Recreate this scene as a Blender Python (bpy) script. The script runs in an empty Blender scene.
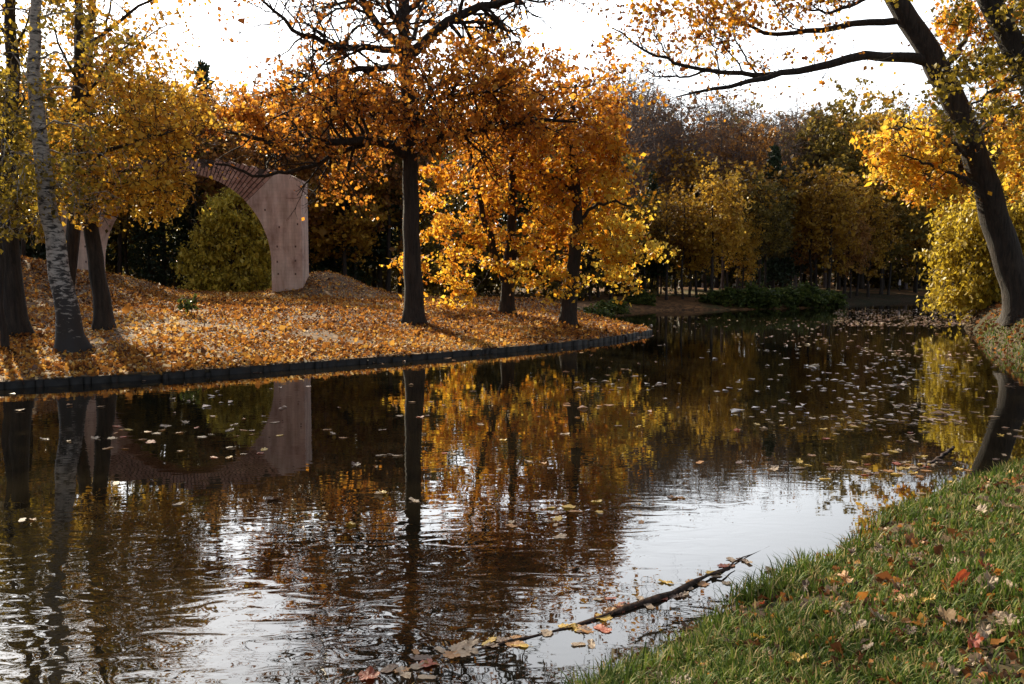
import bpy, bmesh, math, random
import numpy as np
from mathutils import Vector
from mathutils.geometry import delaunay_2d_cdt

C = bpy.context.scene
COL = C.collection
R = math.radians

# ------------------------------------------------------------------ camera
CAM_H, FPX, CX, CY, HOR = 2.2, 887.0, 512.0, 342.0, 278.0
PITCH = math.atan((CY - HOR) / FPX)
cam_d = bpy.data.cameras.new('camera')
cam = bpy.data.objects.new('camera', cam_d); COL.objects.link(cam)
cam.location = (0, 0, CAM_H); cam.rotation_euler = (R(90) - PITCH, 0, 0)
cam_d.sensor_width = 36.0; cam_d.lens = FPX / 1024 * 36.0
cam_d.clip_start = 0.05; cam_d.clip_end = 2000
C.camera = cam

# ------------------------------------------------------------------ light
SUN_AZ, SUN_EL = R(-33), R(29)          # azimuth from +Y, negative = to the left
sun_dir = Vector((math.sin(SUN_AZ) * math.cos(SUN_EL), math.cos(SUN_AZ) * math.cos(SUN_EL), math.sin(SUN_EL)))
sd = bpy.data.lights.new('sun', 'SUN'); sd.energy = 5.0; sd.angle = R(0.6); sd.color = (1.0, 0.87, 0.62)
sun = bpy.data.objects.new('sun', sd); COL.objects.link(sun)
sun.rotation_euler = sun_dir.to_track_quat('Z', 'Y').to_euler(); sun.location = (-40, 60, 60)
W = bpy.data.worlds.new('World'); C.world = W; W.use_nodes = True
wn = W.node_tree.nodes; wl = W.node_tree.links
sky = wn.new('ShaderNodeTexSky'); sky.sky_type = 'NISHITA'; sky.sun_disc = False
sky.sun_elevation = SUN_EL; sky.sun_rotation = SUN_AZ
sky.dust_density = 1.2; sky.air_density = 1.0; sky.ozone_density = 1.0; sky.altitude = 150
hs = wn.new('ShaderNodeHueSaturation'); hs.inputs['Saturation'].default_value = 0.45
wl.new(sky.outputs[0], hs.inputs['Color'])
# white glow added low in the sky ahead, to brighten it and its reflection
wtc = wn.new('ShaderNodeTexCoord'); dt = wn.new('ShaderNodeVectorMath'); dt.operation = 'DOT_PRODUCT'; dt.inputs[1].default_value = (math.sin(R(-24)) * math.cos(R(14)), math.cos(R(-24)) * math.cos(R(14)), math.sin(R(14)))
wl.new(wtc.outputs['Generated'], dt.inputs[0])
vm_ = wn.new('ShaderNodeMapRange'); vm_.interpolation_type = 'SMOOTHSTEP'; vm_.inputs[1].default_value = 0.50; vm_.inputs[2].default_value = 0.86
vm_.inputs[3].default_value = 0.0; vm_.inputs[4].default_value = 17.0; wl.new(dt.outputs['Value'], vm_.inputs[0])
vs = wn.new('ShaderNodeVectorMath'); vs.operation = 'SCALE'; vs.inputs[0].default_value = (0.97, 0.985, 1.0); wl.new(vm_.outputs[0], vs.inputs['Scale'])
va = wn.new('ShaderNodeVectorMath'); va.operation = 'ADD'; wl.new(hs.outputs[0], va.inputs[0]); wl.new(vs.outputs[0], va.inputs[1])
wl.new(va.outputs[0], wn['Background'].inputs[0]); wn['Background'].inputs[1].default_value = 0.07
C.view_settings.view_transform = 'Standard'; C.view_settings.look = 'None'
C.view_settings.gamma = 1; C.view_settings.use_curve_mapping = False
C.view_settings.exposure = 1.0
C.render.engine = 'CYCLES'
C.cycles.max_bounces = 6; C.cycles.diffuse_bounces = 2; C.cycles.glossy_bounces = 3
C.cycles.transmission_bounces = 3; C.cycles.transparent_max_bounces = 4
C.cycles.caustics_reflective = False; C.cycles.caustics_refractive = False

# ------------------------------------------------------------------ helpers
_ct, _st = math.cos(PITCH), math.sin(PITCH)
def ray(px, py):
    u, v = (px - CX) / FPX, (CY - py) / FPX
    return np.array([u, _ct + v * _st, -_st + v * _ct])
def at(px, py, depth):                       # point at world distance y = depth
    d = ray(px, py); return np.array([0, 0, CAM_H]) + d * (depth / d[1])
def onz(px, py, z=0.0):
    d = ray(px, py); return np.array([0, 0, CAM_H]) + d * ((z - CAM_H) / d[2])
def proj(p):
    x, y, z = p[..., 0], p[..., 1], p[..., 2] - CAM_H
    f = y * _ct - z * _st; v = y * _st + z * _ct
    return CX + FPX * x / f, CY - FPX * v / f

def tag(o, label=None, cat=None, group=None, kind=None):
    if label: o['label'] = label
    if cat: o['category'] = cat
    if group: o['group'] = group
    if kind: o['kind'] = kind
    return o
def empty(name, loc=(0, 0, 0), label=None, cat=None, group=None):
    o = bpy.data.objects.new(name, None); COL.objects.link(o); o.location = loc
    o.empty_display_size = 0.3
    return tag(o, label, cat, group)
def mesh_np(name, verts, faces_list, tint=None, smooth=False):
    """faces_list: list of int arrays (n,k)"""
    me = bpy.data.meshes.new(name)
    verts = np.asarray(verts, np.float32)
    me.vertices.add(len(verts)); me.vertices.foreach_set('co', verts.ravel())
    loops = np.concatenate([f.ravel() for f in faces_list]).astype(np.int32)
    counts = np.concatenate([np.full(len(f), f.shape[1], np.int32) for f in faces_list])
    starts = np.concatenate([[0], np.cumsum(counts)[:-1]]).astype(np.int32)
    me.loops.add(len(loops)); me.loops.foreach_set('vertex_index', loops)
    me.polygons.add(len(counts)); me.polygons.foreach_set('loop_start', starts)
    me.polygons.foreach_set('loop_total', counts)
    if smooth: me.polygons.foreach_set('use_smooth', np.ones(len(counts), bool))
    if tint is not None:
        a = me.attributes.new('tint', 'FLOAT', 'POINT'); a.data.foreach_set('value', np.asarray(tint, np.float32))
    me.update(calc_edges=True); me.validate()
    return me
def obj(name, me, mat=None, parent=None):
    o = bpy.data.objects.new(name, me); COL.objects.link(o)
    if mat is not None and not me.materials: me.materials.append(mat)
    if parent is not None: o.parent = parent
    return o

# ------------------------------------------------------------------ materials
def new_mat(name):
    m = bpy.data.materials.new(name); m.use_nodes = True
    nt = m.node_tree; nt.nodes.clear()
    return m, nt.nodes, nt.links
def ramp(n, cols):
    r = n.new('ShaderNodeValToRGB'); e = r.color_ramp.elements
    while len(e) < len(cols): e.new(0.5)
    for i, (p, c) in enumerate(cols):
        e[i].position = p; e[i].color = (*c, 1)
    return r
def leaf_mat(name, cols, trans=0.5, rough=0.45, vary=0.10, spec=0.4):
    m, n, l = new_mat(name)
    out = n.new('ShaderNodeOutputMaterial'); mix = n.new('ShaderNodeMixShader')
    b = n.new('ShaderNodeBsdfPrincipled'); t = n.new('ShaderNodeBsdfTranslucent')
    b.inputs['Roughness'].default_value = rough; b.inputs['Specular IOR Level'].default_value = spec
    at_ = n.new('ShaderNodeAttribute'); at_.attribute_name = 'tint'
    oi = n.new('ShaderNodeObjectInfo')
    mm = n.new('ShaderNodeMath'); mm.operation = 'MULTIPLY_ADD'; mm.inputs[1].default_value = vary * 2; mm.inputs[2].default_value = -vary
    l.new(oi.outputs['Random'], mm.inputs[0])
    ad = n.new('ShaderNodeMath'); ad.operation = 'ADD'
    l.new(at_.outputs['Fac'], ad.inputs[0]); l.new(mm.outputs[0], ad.inputs[1])
    r = ramp(n, cols); l.new(ad.outputs[0], r.inputs[0])
    l.new(r.outputs[0], b.inputs['Base Color']); l.new(r.outputs[0], t.inputs['Color'])
    mix.inputs[0].default_value = trans
    l.new(b.outputs[0], mix.inputs[1]); l.new(t.outputs[0], mix.inputs[2]); l.new(mix.outputs[0], out.inputs[0])
    return m
def noise(n, l, scale, detail=4, rough=0.6, vec=None, dist=0.0):
    t = n.new('ShaderNodeTexNoise'); t.inputs['Scale'].default_value = scale
    t.inputs['Detail'].default_value = detail; t.inputs['Roughness'].default_value = rough
    t.inputs['Distortion'].default_value = dist
    if vec is not None: l.new(vec, t.inputs['Vector'])
    return t
def bark_mat(name, c0, c1, sx=14, sz=2.2, bump=0.6):
    m, n, l = new_mat(name)
    out = n.new('ShaderNodeOutputMaterial'); b = n.new('ShaderNodeBsdfPrincipled')
    tc = n.new('ShaderNodeTexCoord'); mp = n.new('ShaderNodeMapping'); mp.inputs['Scale'].default_value = (sx, sx, sz)
    l.new(tc.outputs['Object'], mp.inputs[0])
    t = noise(n, l, 1.0, 6, 0.7, mp.outputs[0], 0.4)
    r = ramp(n, [(0.35, c0), (0.68, c1)]); l.new(t.outputs['Fac'], r.inputs[0])
    bp = n.new('ShaderNodeBump'); bp.inputs['Strength'].default_value = bump; bp.inputs['Distance'].default_value = 0.07
    l.new(t.outputs['Fac'], bp.inputs['Height']); l.new(bp.outputs[0], b.inputs['Normal'])
    l.new(r.outputs[0], b.inputs['Base Color']); b.inputs['Roughness'].default_value = 0.9
    l.new(b.outputs[0], out.inputs[0]); return m
def birch_mat():
    m, n, l = new_mat('birch_bark')
    out = n.new('ShaderNodeOutputMaterial'); b = n.new('ShaderNodeBsdfPrincipled')
    tc = n.new('ShaderNodeTexCoord'); mp = n.new('ShaderNodeMapping'); mp.inputs['Scale'].default_value = (5, 5, 13)
    l.new(tc.outputs['Object'], mp.inputs[0])
    t = noise(n, l, 1.0, 4, 0.65, mp.outputs[0], 0.6)
    sp = n.new('ShaderNodeSeparateXYZ'); l.new(tc.outputs['Object'], sp.inputs[0])
    mr = n.new('ShaderNodeMapRange'); mr.inputs[1].default_value = 0.4; mr.inputs[2].default_value = 2.4
    mr.inputs[3].default_value = 0.22; mr.inputs[4].default_value = 0.0
    l.new(sp.outputs[2], mr.inputs[0])
    sb = n.new('ShaderNodeMath'); sb.operation = 'SUBTRACT'; l.new(t.outputs['Fac'], sb.inputs[0]); l.new(mr.outputs[0], sb.inputs[1])
    r = ramp(n, [(0.40, (0.025, 0.02, 0.018)), (0.50, (0.32, 0.28, 0.25)), (0.7, (0.5, 0.45, 0.40))])
    l.new(sb.outputs[0], r.inputs[0]); l.new(r.outputs[0], b.inputs['Base Color'])
    b.inputs['Roughness'].default_value = 0.75
    bp = n.new('ShaderNodeBump'); bp.inputs['Strength'].default_value = 0.4; bp.inputs['Distance'].default_value = 0.02
    l.new(t.outputs['Fac'], bp.inputs['Height']); l.new(bp.outputs[0], b.inputs['Normal'])
    l.new(b.outputs[0], out.inputs[0]); return m
def ground_mat(name, cols, scale, patch=None, bump=0.8):
    """voronoi leaf-sized cells, coloured at random, over broad patches"""
    m, n, l = new_mat(name)
    out = n.new('ShaderNodeOutputMaterial'); b = n.new('ShaderNodeBsdfPrincipled')
    tc = n.new('ShaderNodeTexCoord')
    nz = noise(n, l, scale * 0.7, 2, 0.5, tc.outputs['Object'])
    vm = n.new('ShaderNodeVectorMath'); vm.operation = 'MULTIPLY_ADD'
    vm.inputs[1].default_value = (0.09,) * 3
    l.new(nz.outputs['Color'], vm.inputs[0]); l.new(tc.outputs['Object'], vm.inputs[2])
    v = n.new('ShaderNodeTexVoronoi'); v.inputs['Scale'].default_value = scale; l.new(vm.outputs[0], v.inputs['Vector'])
    sp = n.new('ShaderNodeSeparateColor'); l.new(v.outputs['Color'], sp.inputs[0])
    r = ramp(n, cols); l.new(sp.outputs[0], r.inputs[0]); col = r.outputs[0]
    if patch:
        pn = noise(n, l, patch[0], 4, 0.6, tc.outputs['Object'])
        pr = ramp(n, [(patch[1], (0, 0, 0)), (patch[2], (1, 1, 1))]); l.new(pn.outputs['Fac'], pr.inputs[0])
        mx = n.new('ShaderNodeMix'); mx.data_type = 'RGBA'; l.new(pr.outputs[0], mx.inputs[0])
        l.new(col, mx.inputs[6]); 
        r2 = ramp(n, patch[3]); l.new(sp.outputs[1], r2.inputs[0]); l.new(r2.outputs[0], mx.inputs[7]); col = mx.outputs[2]
    l.new(col, b.inputs['Base Color']); b.inputs['Roughness'].default_value = 0.85
    b.inputs['Specular IOR Level'].default_value = 0.2
    bp = n.new('ShaderNodeBump'); bp.inputs['Strength'].default_value = bump; bp.inputs['Distance'].default_value = 0.05
    l.new(sp.outputs[2], bp.inputs['Height']); l.new(bp.outputs[0], b.inputs['Normal'])
    l.new(b.outputs[0], out.inputs[0]); return m
def plain_mat(name, c0, c1, scale=8, rough=0.8, bump=0.3, dist=0.02):
    m, n, l = new_mat(name)
    out = n.new('ShaderNodeOutputMaterial'); b = n.new('ShaderNodeBsdfPrincipled')
    tc = n.new('ShaderNodeTexCoord'); t = noise(n, l, scale, 6, 0.65, tc.outputs['Object'])
    r = ramp(n, [(0.3, c0), (0.7, c1)]); l.new(t.outputs['Fac'], r.inputs[0]); l.new(r.outputs[0], b.inputs['Base Color'])
    b.inputs['Roughness'].default_value = rough
    bp = n.new('ShaderNodeBump'); bp.inputs['Strength'].default_value = bump; bp.inputs['Distance'].default_value = dist
    l.new(t.outputs['Fac'], bp.inputs['Height']); l.new(bp.outputs[0], b.inputs['Normal'])
    l.new(b.outputs[0], out.inputs[0]); return m

GOLD = [(0.0, (0.14, 0.055, 0.010)), (0.3, (0.42, 0.17, 0.018)), (0.65, (0.64, 0.31, 0.028)), (1.0, (0.76, 0.48, 0.06))]
OLIVEGOLD = [(0.0, (0.07, 0.055, 0.012)), (0.4, (0.27, 0.19, 0.022)), (0.75, (0.50, 0.34, 0.035)), (1.0, (0.66, 0.46, 0.06))]
ORANGE = [(0.0, (0.11, 0.034, 0.010)), (0.35, (0.36, 0.105, 0.014)), (0.7, (0.56, 0.20, 0.018)), (1.0, (0.68, 0.36, 0.04))]
RUST = [(0.0, (0.07, 0.022, 0.010)), (0.4, (0.23, 0.065, 0.018)), (0.75, (0.40, 0.13, 0.025)), (1.0, (0.50, 0.22, 0.05))]
YELLOW = [(0.0, (0.12, 0.085, 0.012)), (0.4, (0.38, 0.26, 0.022)), (0.8, (0.58, 0.42, 0.04)), (1.0, (0.70, 0.55, 0.10))]
LM = {
 'gold': leaf_mat('gold_leaves', GOLD), 'olivegold': leaf_mat('olive_gold_leaves', OLIVEGOLD),
 'orange': leaf_mat('orange_leaves', ORANGE), 'rust': leaf_mat('rust_leaves', RUST),
 'yellow': leaf_mat('yellow_leaves', YELLOW),
 'fgold': leaf_mat('forest_gold_leaves', [(0.0, (0.13, 0.06, 0.012)), (0.5, (0.42, 0.22, 0.025)), (1.0, (0.60, 0.38, 0.05))], 0.5, vary=0.2),
 'forange': leaf_mat('forest_brown_leaves', [(0.0, (0.12, 0.055, 0.025)), (0.5, (0.34, 0.15, 0.04)), (1.0, (0.48, 0.25, 0.06))], 0.5, vary=0.2),
 'folive': leaf_mat('forest_olive_leaves', [(0.0, (0.06, 0.05, 0.016)), (0.5, (0.19, 0.14, 0.028)), (1.0, (0.36, 0.25, 0.05))], 0.5, vary=0.2),
 'fgreen': leaf_mat('conifer_needles', [(0.0, (0.012, 0.022, 0.010)), (0.6, (0.025, 0.045, 0.018)), (1.0, (0.045, 0.065, 0.025))], 0.15, vary=0.15),
 'shrub': leaf_mat('shrub_leaves', [(0.0, (0.03, 0.045, 0.012)), (0.6, (0.085, 0.115, 0.025)), (1.0, (0.17, 0.18, 0.04))], 0.4, spec=0.15),
 'litter': leaf_mat('litter_leaves', [(0.0, (0.045, 0.020, 0.011)), (0.30, (0.19, 0.070, 0.022)), (0.62, (0.48, 0.195, 0.036)), (0.87, (0.66, 0.37, 0.07)), (1.0, (0.64, 0.50, 0.28))], 0.40, 0.6, spec=0.15),
 'float': leaf_mat('drifting_leaves', [(0.0, (0.13, 0.05, 0.025)), (0.4, (0.36, 0.19, 0.10)), (0.75, (0.50, 0.34, 0.20)), (1.0, (0.56, 0.42, 0.20))], 0.15, 0.3, spec=0.6),
 'grass': leaf_mat('grass_blades', [(0.0, (0.022, 0.038, 0.010)), (0.45, (0.068, 0.118, 0.016)), (0.74, (0.16, 0.20, 0.032)), (1.0, (0.40, 0.31, 0.14))], 0.35, 0.55, spec=0.15),
}
BARK = {
 'dark': bark_mat('dark_bark', (0.007, 0.005, 0.004), (0.052, 0.036, 0.027), 12, 1.6, 1.0),
 'brown': bark_mat('brown_bark', (0.012, 0.008, 0.006), (0.045, 0.030, 0.022)),
 'grey': bark_mat('grey_twigs', (0.075, 0.055, 0.050), (0.20, 0.150, 0.140), 6, 1.5, 0.3),
 'birch': birch_mat(),
}

# ------------------------------------------------------------------ shoreline and terrain
KERB_PX = [(0, 389), (100, 382.8), (200, 376.4), (340, 365.5), (430, 358.6), (500, 352.8), (560, 347.2), (605, 342), (635, 337), (652, 333.2)]
kerb_w = [onz(x, y)[:2] for x, y in KERB_PX]
near_shore = [(-60, -40), (-30, -28), (-9, -12), (-4.2, -3), (-2.1, 1.0), (-0.9, 3.0), (0.05, 4.15), (0.47, 4.75), (1.08, 5.4), (1.55, 6.05), (2.2, 6.7), (2.8, 7.25), (3.45, 8.15),
              (4.5, 9.1), (6.0, 10.4), (8.2, 12.8), (10.3, 15.8), (11.4, 19), (12.8, 22.2), (13.7, 24.4), (15.4, 29), (17.7, 34), (22.7, 44), (29, 56),
              (37, 67), (60, 78), (120, 86)]
far_shore = [(120, 108), (60, 99), (45, 90.5), (33, 79), (24, 67), (19, 63), (14, 61), (9.3, 60), (6.8, 57), (4.9, 52), (4.2, 46), (4.9, 41.5), (5.7, 38)]
kerb_line = list(reversed([tuple(p) for p in kerb_w])) + [(-20.5, 9.6), (-40, -4), (-62, -20)]
def densify(pts, step, jitter, rng, grow=False):
    out = []
    for a, b in zip(pts[:-1], pts[1:]):
        a, b = np.array(a, float), np.array(b, float)
        L = np.linalg.norm(b - a); s = step
        if grow: s = max(step, 0.03 * min(np.linalg.norm(a), np.linalg.norm(b)))
        n = max(1, int(L / s)); nrm = np.array([-(b - a)[1], (b - a)[0]]) / L
        for i in range(n):
            out.append(a + (b - a) * i / n + (nrm * rng.normal(0, jitter * s) if i else 0))
    out.append(np.array(pts[-1], float)); return out
rg = np.random.default_rng(7)
def smooth_line(pts, it=2):
    p = [np.array(q, float) for q in pts]
    for _ in range(it):
        q = [p[0]]
        for a, b in zip(p[:-1], p[1:]): q += [0.75 * a + 0.25 * b, 0.25 * a + 0.75 * b]
        q.append(p[-1]); p = q
    return p
S_near = densify(smooth_line(near_shore, 1), 0.22, 0.16, rg, True)
S_far = densify(smooth_line(far_shore, 1), 1.2, 0.10, rg)
S_kerb = densify(smooth_line(kerb_line, 2), 0.5, 0.0, rg)
LAKE = np.array(S_near + S_far + S_kerb)
n_near, n_far = len(S_near), len(S_far)
SEG_A, SEG_B = LAKE, np.roll(LAKE, -1, axis=0)
SEG_T = np.zeros(len(LAKE), int); SEG_T[n_near:n_near + n_far] = 1; SEG_T[n_near + n_far - 1:] = 2
def in_lake(p):
    x, y = p[:, 0], p[:, 1]; c = np.zeros(len(p), bool)
    for (x0, y0), (x1, y1) in zip(SEG_A, SEG_B):
        k = (y0 > y) != (y1 > y)
        if k.any():
            c[k] ^= x[k] < (x1 - x0) * (y[k] - y0) / (y1 - y0) + x0
    return c
def shore_dist(p):
    best = np.full(len(p), 1e9); typ = np.zeros(len(p), int); dk = np.full(len(p), 1e9)
    for a, b, t in zip(SEG_A, SEG_B, SEG_T):
        ab = b - a; L2 = max(ab @ ab, 1e-9)
        s = np.clip(((p - a) @ ab) / L2, 0, 1)
        d = np.linalg.norm(p - a - s[:, None] * ab, axis=1)
        k = d < best; best[k] = d[k]; typ[k] = t
        if t == 2: dk = np.minimum(dk, d)
    return best, typ, dk
def vnoise(p, s, seed):
    g = np.random.default_rng(seed).random((64, 64))
    q = p / s; i = np.floor(q).astype(int); f = q - i; f = f * f * (3 - 2 * f)
    a = g[i[:, 0] % 64, i[:, 1] % 64]; b = g[(i[:, 0] + 1) % 64, i[:, 1] % 64]
    c = g[i[:, 0] % 64, (i[:, 1] + 1) % 64]; d = g[(i[:, 0] + 1) % 64, (i[:, 1] + 1) % 64]
    return (a * (1 - f[:, 0]) + b * f[:, 0]) * (1 - f[:, 1]) + (c * (1 - f[:, 0]) + d * f[:, 0]) * f[:, 1] - 0.5
def sst(x, a, b):
    t = np.clip((x - a) / (b - a), 0, 1); return t * t * (3 - 2 * t)
ARCH_D = 42.0
MOUNDS = [(*at(325, 290, 43.5)[:2], 1.25, 2.2), (*at(20, 290, 33)[:2], 1.6, 3.6), (*at(85, 300, 39.5)[:2], 1.0, 2.2), (*at(135, 300, 42)[:2], 0.45, 2.0)]
def zone_of(p):
    """0 near/right grass, 1 far shore, 2 leaf lawn"""
    x, y = p[:, 0], p[:, 1]
    z = np.ones(len(p), int)
    right = (x > 0.29 * y + 4.5) & (y < 90); near = (y < 15) & (x > -4) & (x > y * -0.9 - 2)
    z[right | near | (y < -5)] = 0
    lawn = (x < 7) & (y > 2) & (y < 50) & ~near
    z[lawn & (x < 6.3)] = 2
    return z
def height(p):
    p = np.asarray(p, float); x, y = p[:, 0], p[:, 1]
    d, typ, dk = shore_dist(p); zn = zone_of(p)
    # natural banks
    rw = sst(y, 13, 20) * (1 - sst(y, 45, 62))
    grass = -0.06 + 0.62 * (1 - np.exp(-d / 1.5)) + rw * 1.0 * (1 - np.exp(-d / 0.55)) + 0.05 * vnoise(p, 0.6, 3) * sst(d, 0.0, 0.5)
    far = -0.05 + 0.4 * (1 - np.exp(-d / 1.2)) + 0.055 * np.minimum(d, 16) + 0.010 * np.maximum(d - 16, 0)
    far = far + 12 * sst(y, 105, 230) + 0.4 * vnoise(p, 9, 5) * sst(d, 1, 6)
    lawn = 0.15 + 0.118 * np.minimum(dk, 8.5) + 0.018 * np.maximum(dk - 8.5, 0) + 0.10 * vnoise(p, 2.2, 9) * sst(dk, 0.3, 2)
    for mx, my, mh, ms in MOUNDS:
        lawn = lawn + mh * np.exp(-((x - mx) ** 2 + (y - my) ** 2) / (ms * ms))
    sh = sst(d, 0, 0.8)
    lawn = np.where(typ == 1, np.minimum(lawn, -0.05 + d * 0.45), lawn)
    # blend lawn into the wood behind it and on its far side
    wl_ = sst(y, 44, 56)
    lawn_b = lawn * (1 - wl_) + np.maximum(far, 0.6 * sst(d, 0, 2)) * wl_
    h = np.where(zn == 0, grass, np.where(zn == 2, lawn_b, far))
    h = np.where((zn == 1) & (x < 7) & (y < 60), lawn_b, h)
    return h
def hz(x, y): return float(height(np.array([[x, y]]))[0])

def build_terrain():
    pts = []
    rr = 0.5
    while rr < 900:
        n = int(np.clip(2 * math.pi * rr / (0.055 * rr + 0.10), 20, 170))
        for k in range(n):
            a = 2 * math.pi * (k + rg.random() * 0.7) / n; q = rr * (1 + rg.uniform(-0.02, 0.02))
            fx, fy = q * math.sin(a), q * math.cos(a)
            if abs(a - math.pi) < 1.9 and rr > 12 and k % 3: continue
            pts.append((fx, fy))
        rr *= 1.042; rr += 0.04
    for mx, my, mh, ms in MOUNDS:
        for _ in range(250): pts.append((mx + rg.normal(0, ms), my + rg.normal(0, ms)))
    # rows parallel to the shore so that the bank profile is well resolved
    for off in (0.12, 0.3, 0.6, 1.0, 1.6, 2.6):
        t = np.roll(LAKE, -1, 0) - np.roll(LAKE, 1, 0); t /= np.linalg.norm(t, axis=1)[:, None] + 1e-9
        nr = np.stack([t[:, 1], -t[:, 0]], 1)
        pts += [tuple(q) for q in LAKE + nr * off]
    pts = np.array(pts)
    d, _, _ = shore_dist(pts); keep = ~in_lake(pts) & (d > 0.06)
    pts = pts[keep]
    box = [(-900, -900), (900, -900), (900, 900), (-900, 900)]
    allp = [Vector(q) for q in np.concatenate([LAKE, pts, np.array(box)])]
    nL = len(LAKE)
    edges = [(i, (i + 1) % nL) for i in range(nL)]
    v, e, f, *_ = delaunay_2d_cdt(allp, edges, [], 0, 1e-5)
    V = np.array([(q.x, q.y) for q in v]); F = np.array([list(t) for t in f if len(t) == 3])
    cen = V[F].mean(1); F = F[~in_lake(cen)]
    # orientation
    a, b, c = V[F[:, 0]], V[F[:, 1]], V[F[:, 2]]
    s = (b[:, 0] - a[:, 0]) * (c[:, 1] - a[:, 1]) - (b[:, 1] - a[:, 1]) * (c[:, 0] - a[:, 0])
    F[s < 0] = F[s < 0][:, ::-1]
    Z = height(V); V3 = np.column_stack([V, Z]); zn = zone_of(V[F].mean(1))
    return V3, F, zn
TV, TF, TZ = build_terrain()
m_bank = ground_mat('bank_soil', [(0.0, (0.022, 0.026, 0.010)), (0.5, (0.04, 0.042, 0.015)), (1.0, (0.08, 0.055, 0.025))], 48, (0.5, 0.45, 0.62, [(0.0, (0.03, 0.02, 0.012)), (0.5, (0.075, 0.045, 0.022)), (1.0, (0.14, 0.085, 0.04))]))
m_wood = ground_mat('forest_floor_leaves', [(0.0, (0.06, 0.034, 0.018)), (0.5, (0.18, 0.09, 0.04)), (1.0, (0.32, 0.16, 0.06))], 5, (0.16, 0.5, 0.62, [(0.0, (0.03, 0.04, 0.015)), (1.0, (0.10, 0.085, 0.03))]))
m_lawn = ground_mat('lawn_leaves', [(0.0, (0.03, 0.016, 0.009)), (0.4, (0.085, 0.04, 0.016)), (0.75, (0.17, 0.08, 0.025)), (1.0, (0.26, 0.14, 0.045))], 12)
for k, (nm, mt) in enumerate((('grassy_bank', m_bank), ('forest_floor', m_wood), ('lawn', m_lawn))):
    f = TF[TZ == k]; u, inv = np.unique(f, return_inverse=True)
    tag(obj(nm, mesh_np(nm, TV[u], [inv.reshape(-1, 3)], smooth=True), mt), kind='structure')

# ------------------------------------------------------------------ water
def water_mat():
    m, n, l = new_mat('pond_water')
    out = n.new('ShaderNodeOutputMaterial'); b = n.new('ShaderNodeBsdfPrincipled')
    b.inputs['Base Color'].default_value = (0.010, 0.0078, 0.0045, 1); b.inputs['Roughness'].default_value = 0.015
    b.inputs['IOR'].default_value = 1.65
    tc = n.new('ShaderNodeTexCoord')
    wm = n.new('ShaderNodeMapping'); wm.inputs['Rotation'].default_value = (0, 0, R(-24)); wm.inputs['Scale'].default_value = (0.62, 1.25, 1); l.new(tc.outputs['Object'], wm.inputs[0])
    n1 = noise(n, l, 5.2, 0.8, 0.5, wm.outputs[0], 0.7)
    n2 = noise(n, l, 1.7, 0.5, 0.5, wm.outputs[0], 0.3)
    n3 = noise(n, l, 0.16, 2, 0.5, tc.outputs['Object'])
    # calm water in the lee of the near bank
    sp = n.new('ShaderNodeSeparateXYZ'); l.new(tc.outputs['Object'], sp.inputs[0])
    dx = n.new('ShaderNodeMath'); dx.operation = 'MULTIPLY_ADD'; dx.inputs[1].default_value = 0.72; l.new(sp.outputs[1], dx.inputs[0])
    mx = n.new('ShaderNodeMath'); mx.operation = 'MULTIPLY'; mx.inputs[1].default_value = -0.69; l.new(sp.outputs[0], mx.inputs[0])
    l.new(mx.outputs[0], dx.inputs[2])              # distance out from the near bank line, about 3.2 at the bank
    cm = n.new('ShaderNodeMapRange'); cm.interpolation_type = 'SMOOTHSTEP'
    cm.inputs[1].default_value = 3.5; cm.inputs[2].default_value = 4.9; cm.inputs[3].default_value = 0.13; cm.inputs[4].default_value = 1.0
    l.new(dx.outputs[0], cm.inputs[0])
    pr = n.new('ShaderNodeMapRange'); pr.inputs[1].default_value = 0.35; pr.inputs[2].default_value = 0.65; pr.inputs[3].default_value = 0.35; pr.inputs[4].default_value = 1.0
    l.new(n3.outputs['Fac'], pr.inputs[0])
    a1 = n.new('ShaderNodeMath'); a1.operation = 'MULTIPLY_ADD'; a1.inputs[1].default_value = 1.2
    l.new(n2.outputs['Fac'], a1.inputs[0]); l.new(n1.outputs['Fac'], a1.inputs[2])
    m1 = n.new('ShaderNodeMath'); m1.operation = 'MULTIPLY'; l.new(cm.outputs[0], m1.inputs[0]); l.new(pr.outputs[0], m1.inputs[1])
    fy = n.new('ShaderNodeMapRange'); fy.interpolation_type = 'SMOOTHSTEP'; fy.inputs[1].default_value = 4.6; fy.inputs[2].default_value = 9.5; fy.inputs[3].default_value = 1.25; fy.inputs[4].default_value = 0.16
    l.new(sp.outputs[1], fy.inputs[0]); m3 = n.new('ShaderNodeMath'); m3.operation = 'MULTIPLY'; l.new(m1.outputs[0], m3.inputs[0]); l.new(fy.outputs[0], m3.inputs[1]); m1 = m3
    m2 = n.new('ShaderNodeMath'); m2.operation = 'MULTIPLY'; l.new(a1.outputs[0], m2.inputs[0]); l.new(m1.outputs[0], m2.inputs[1])
    bp = n.new('ShaderNodeBump'); bp.inputs['Strength'].default_value = 1.0; bp.inputs['Distance'].default_value = 0.0072
    l.new(m2.outputs[0], bp.inputs['Height']); l.new(bp.outputs[0], b.inputs['Normal'])
    l.new(b.outputs[0], out.inputs[0]); return m
wv = [(-70, -60, 0), (140, -60, 0), (140, 115, 0), (-70, 115, 0)]
tag(obj('pond_water', mesh_np('pond_water', wv, [np.array([[0, 1, 2, 3]])]), water_mat()), kind='structure')

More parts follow.
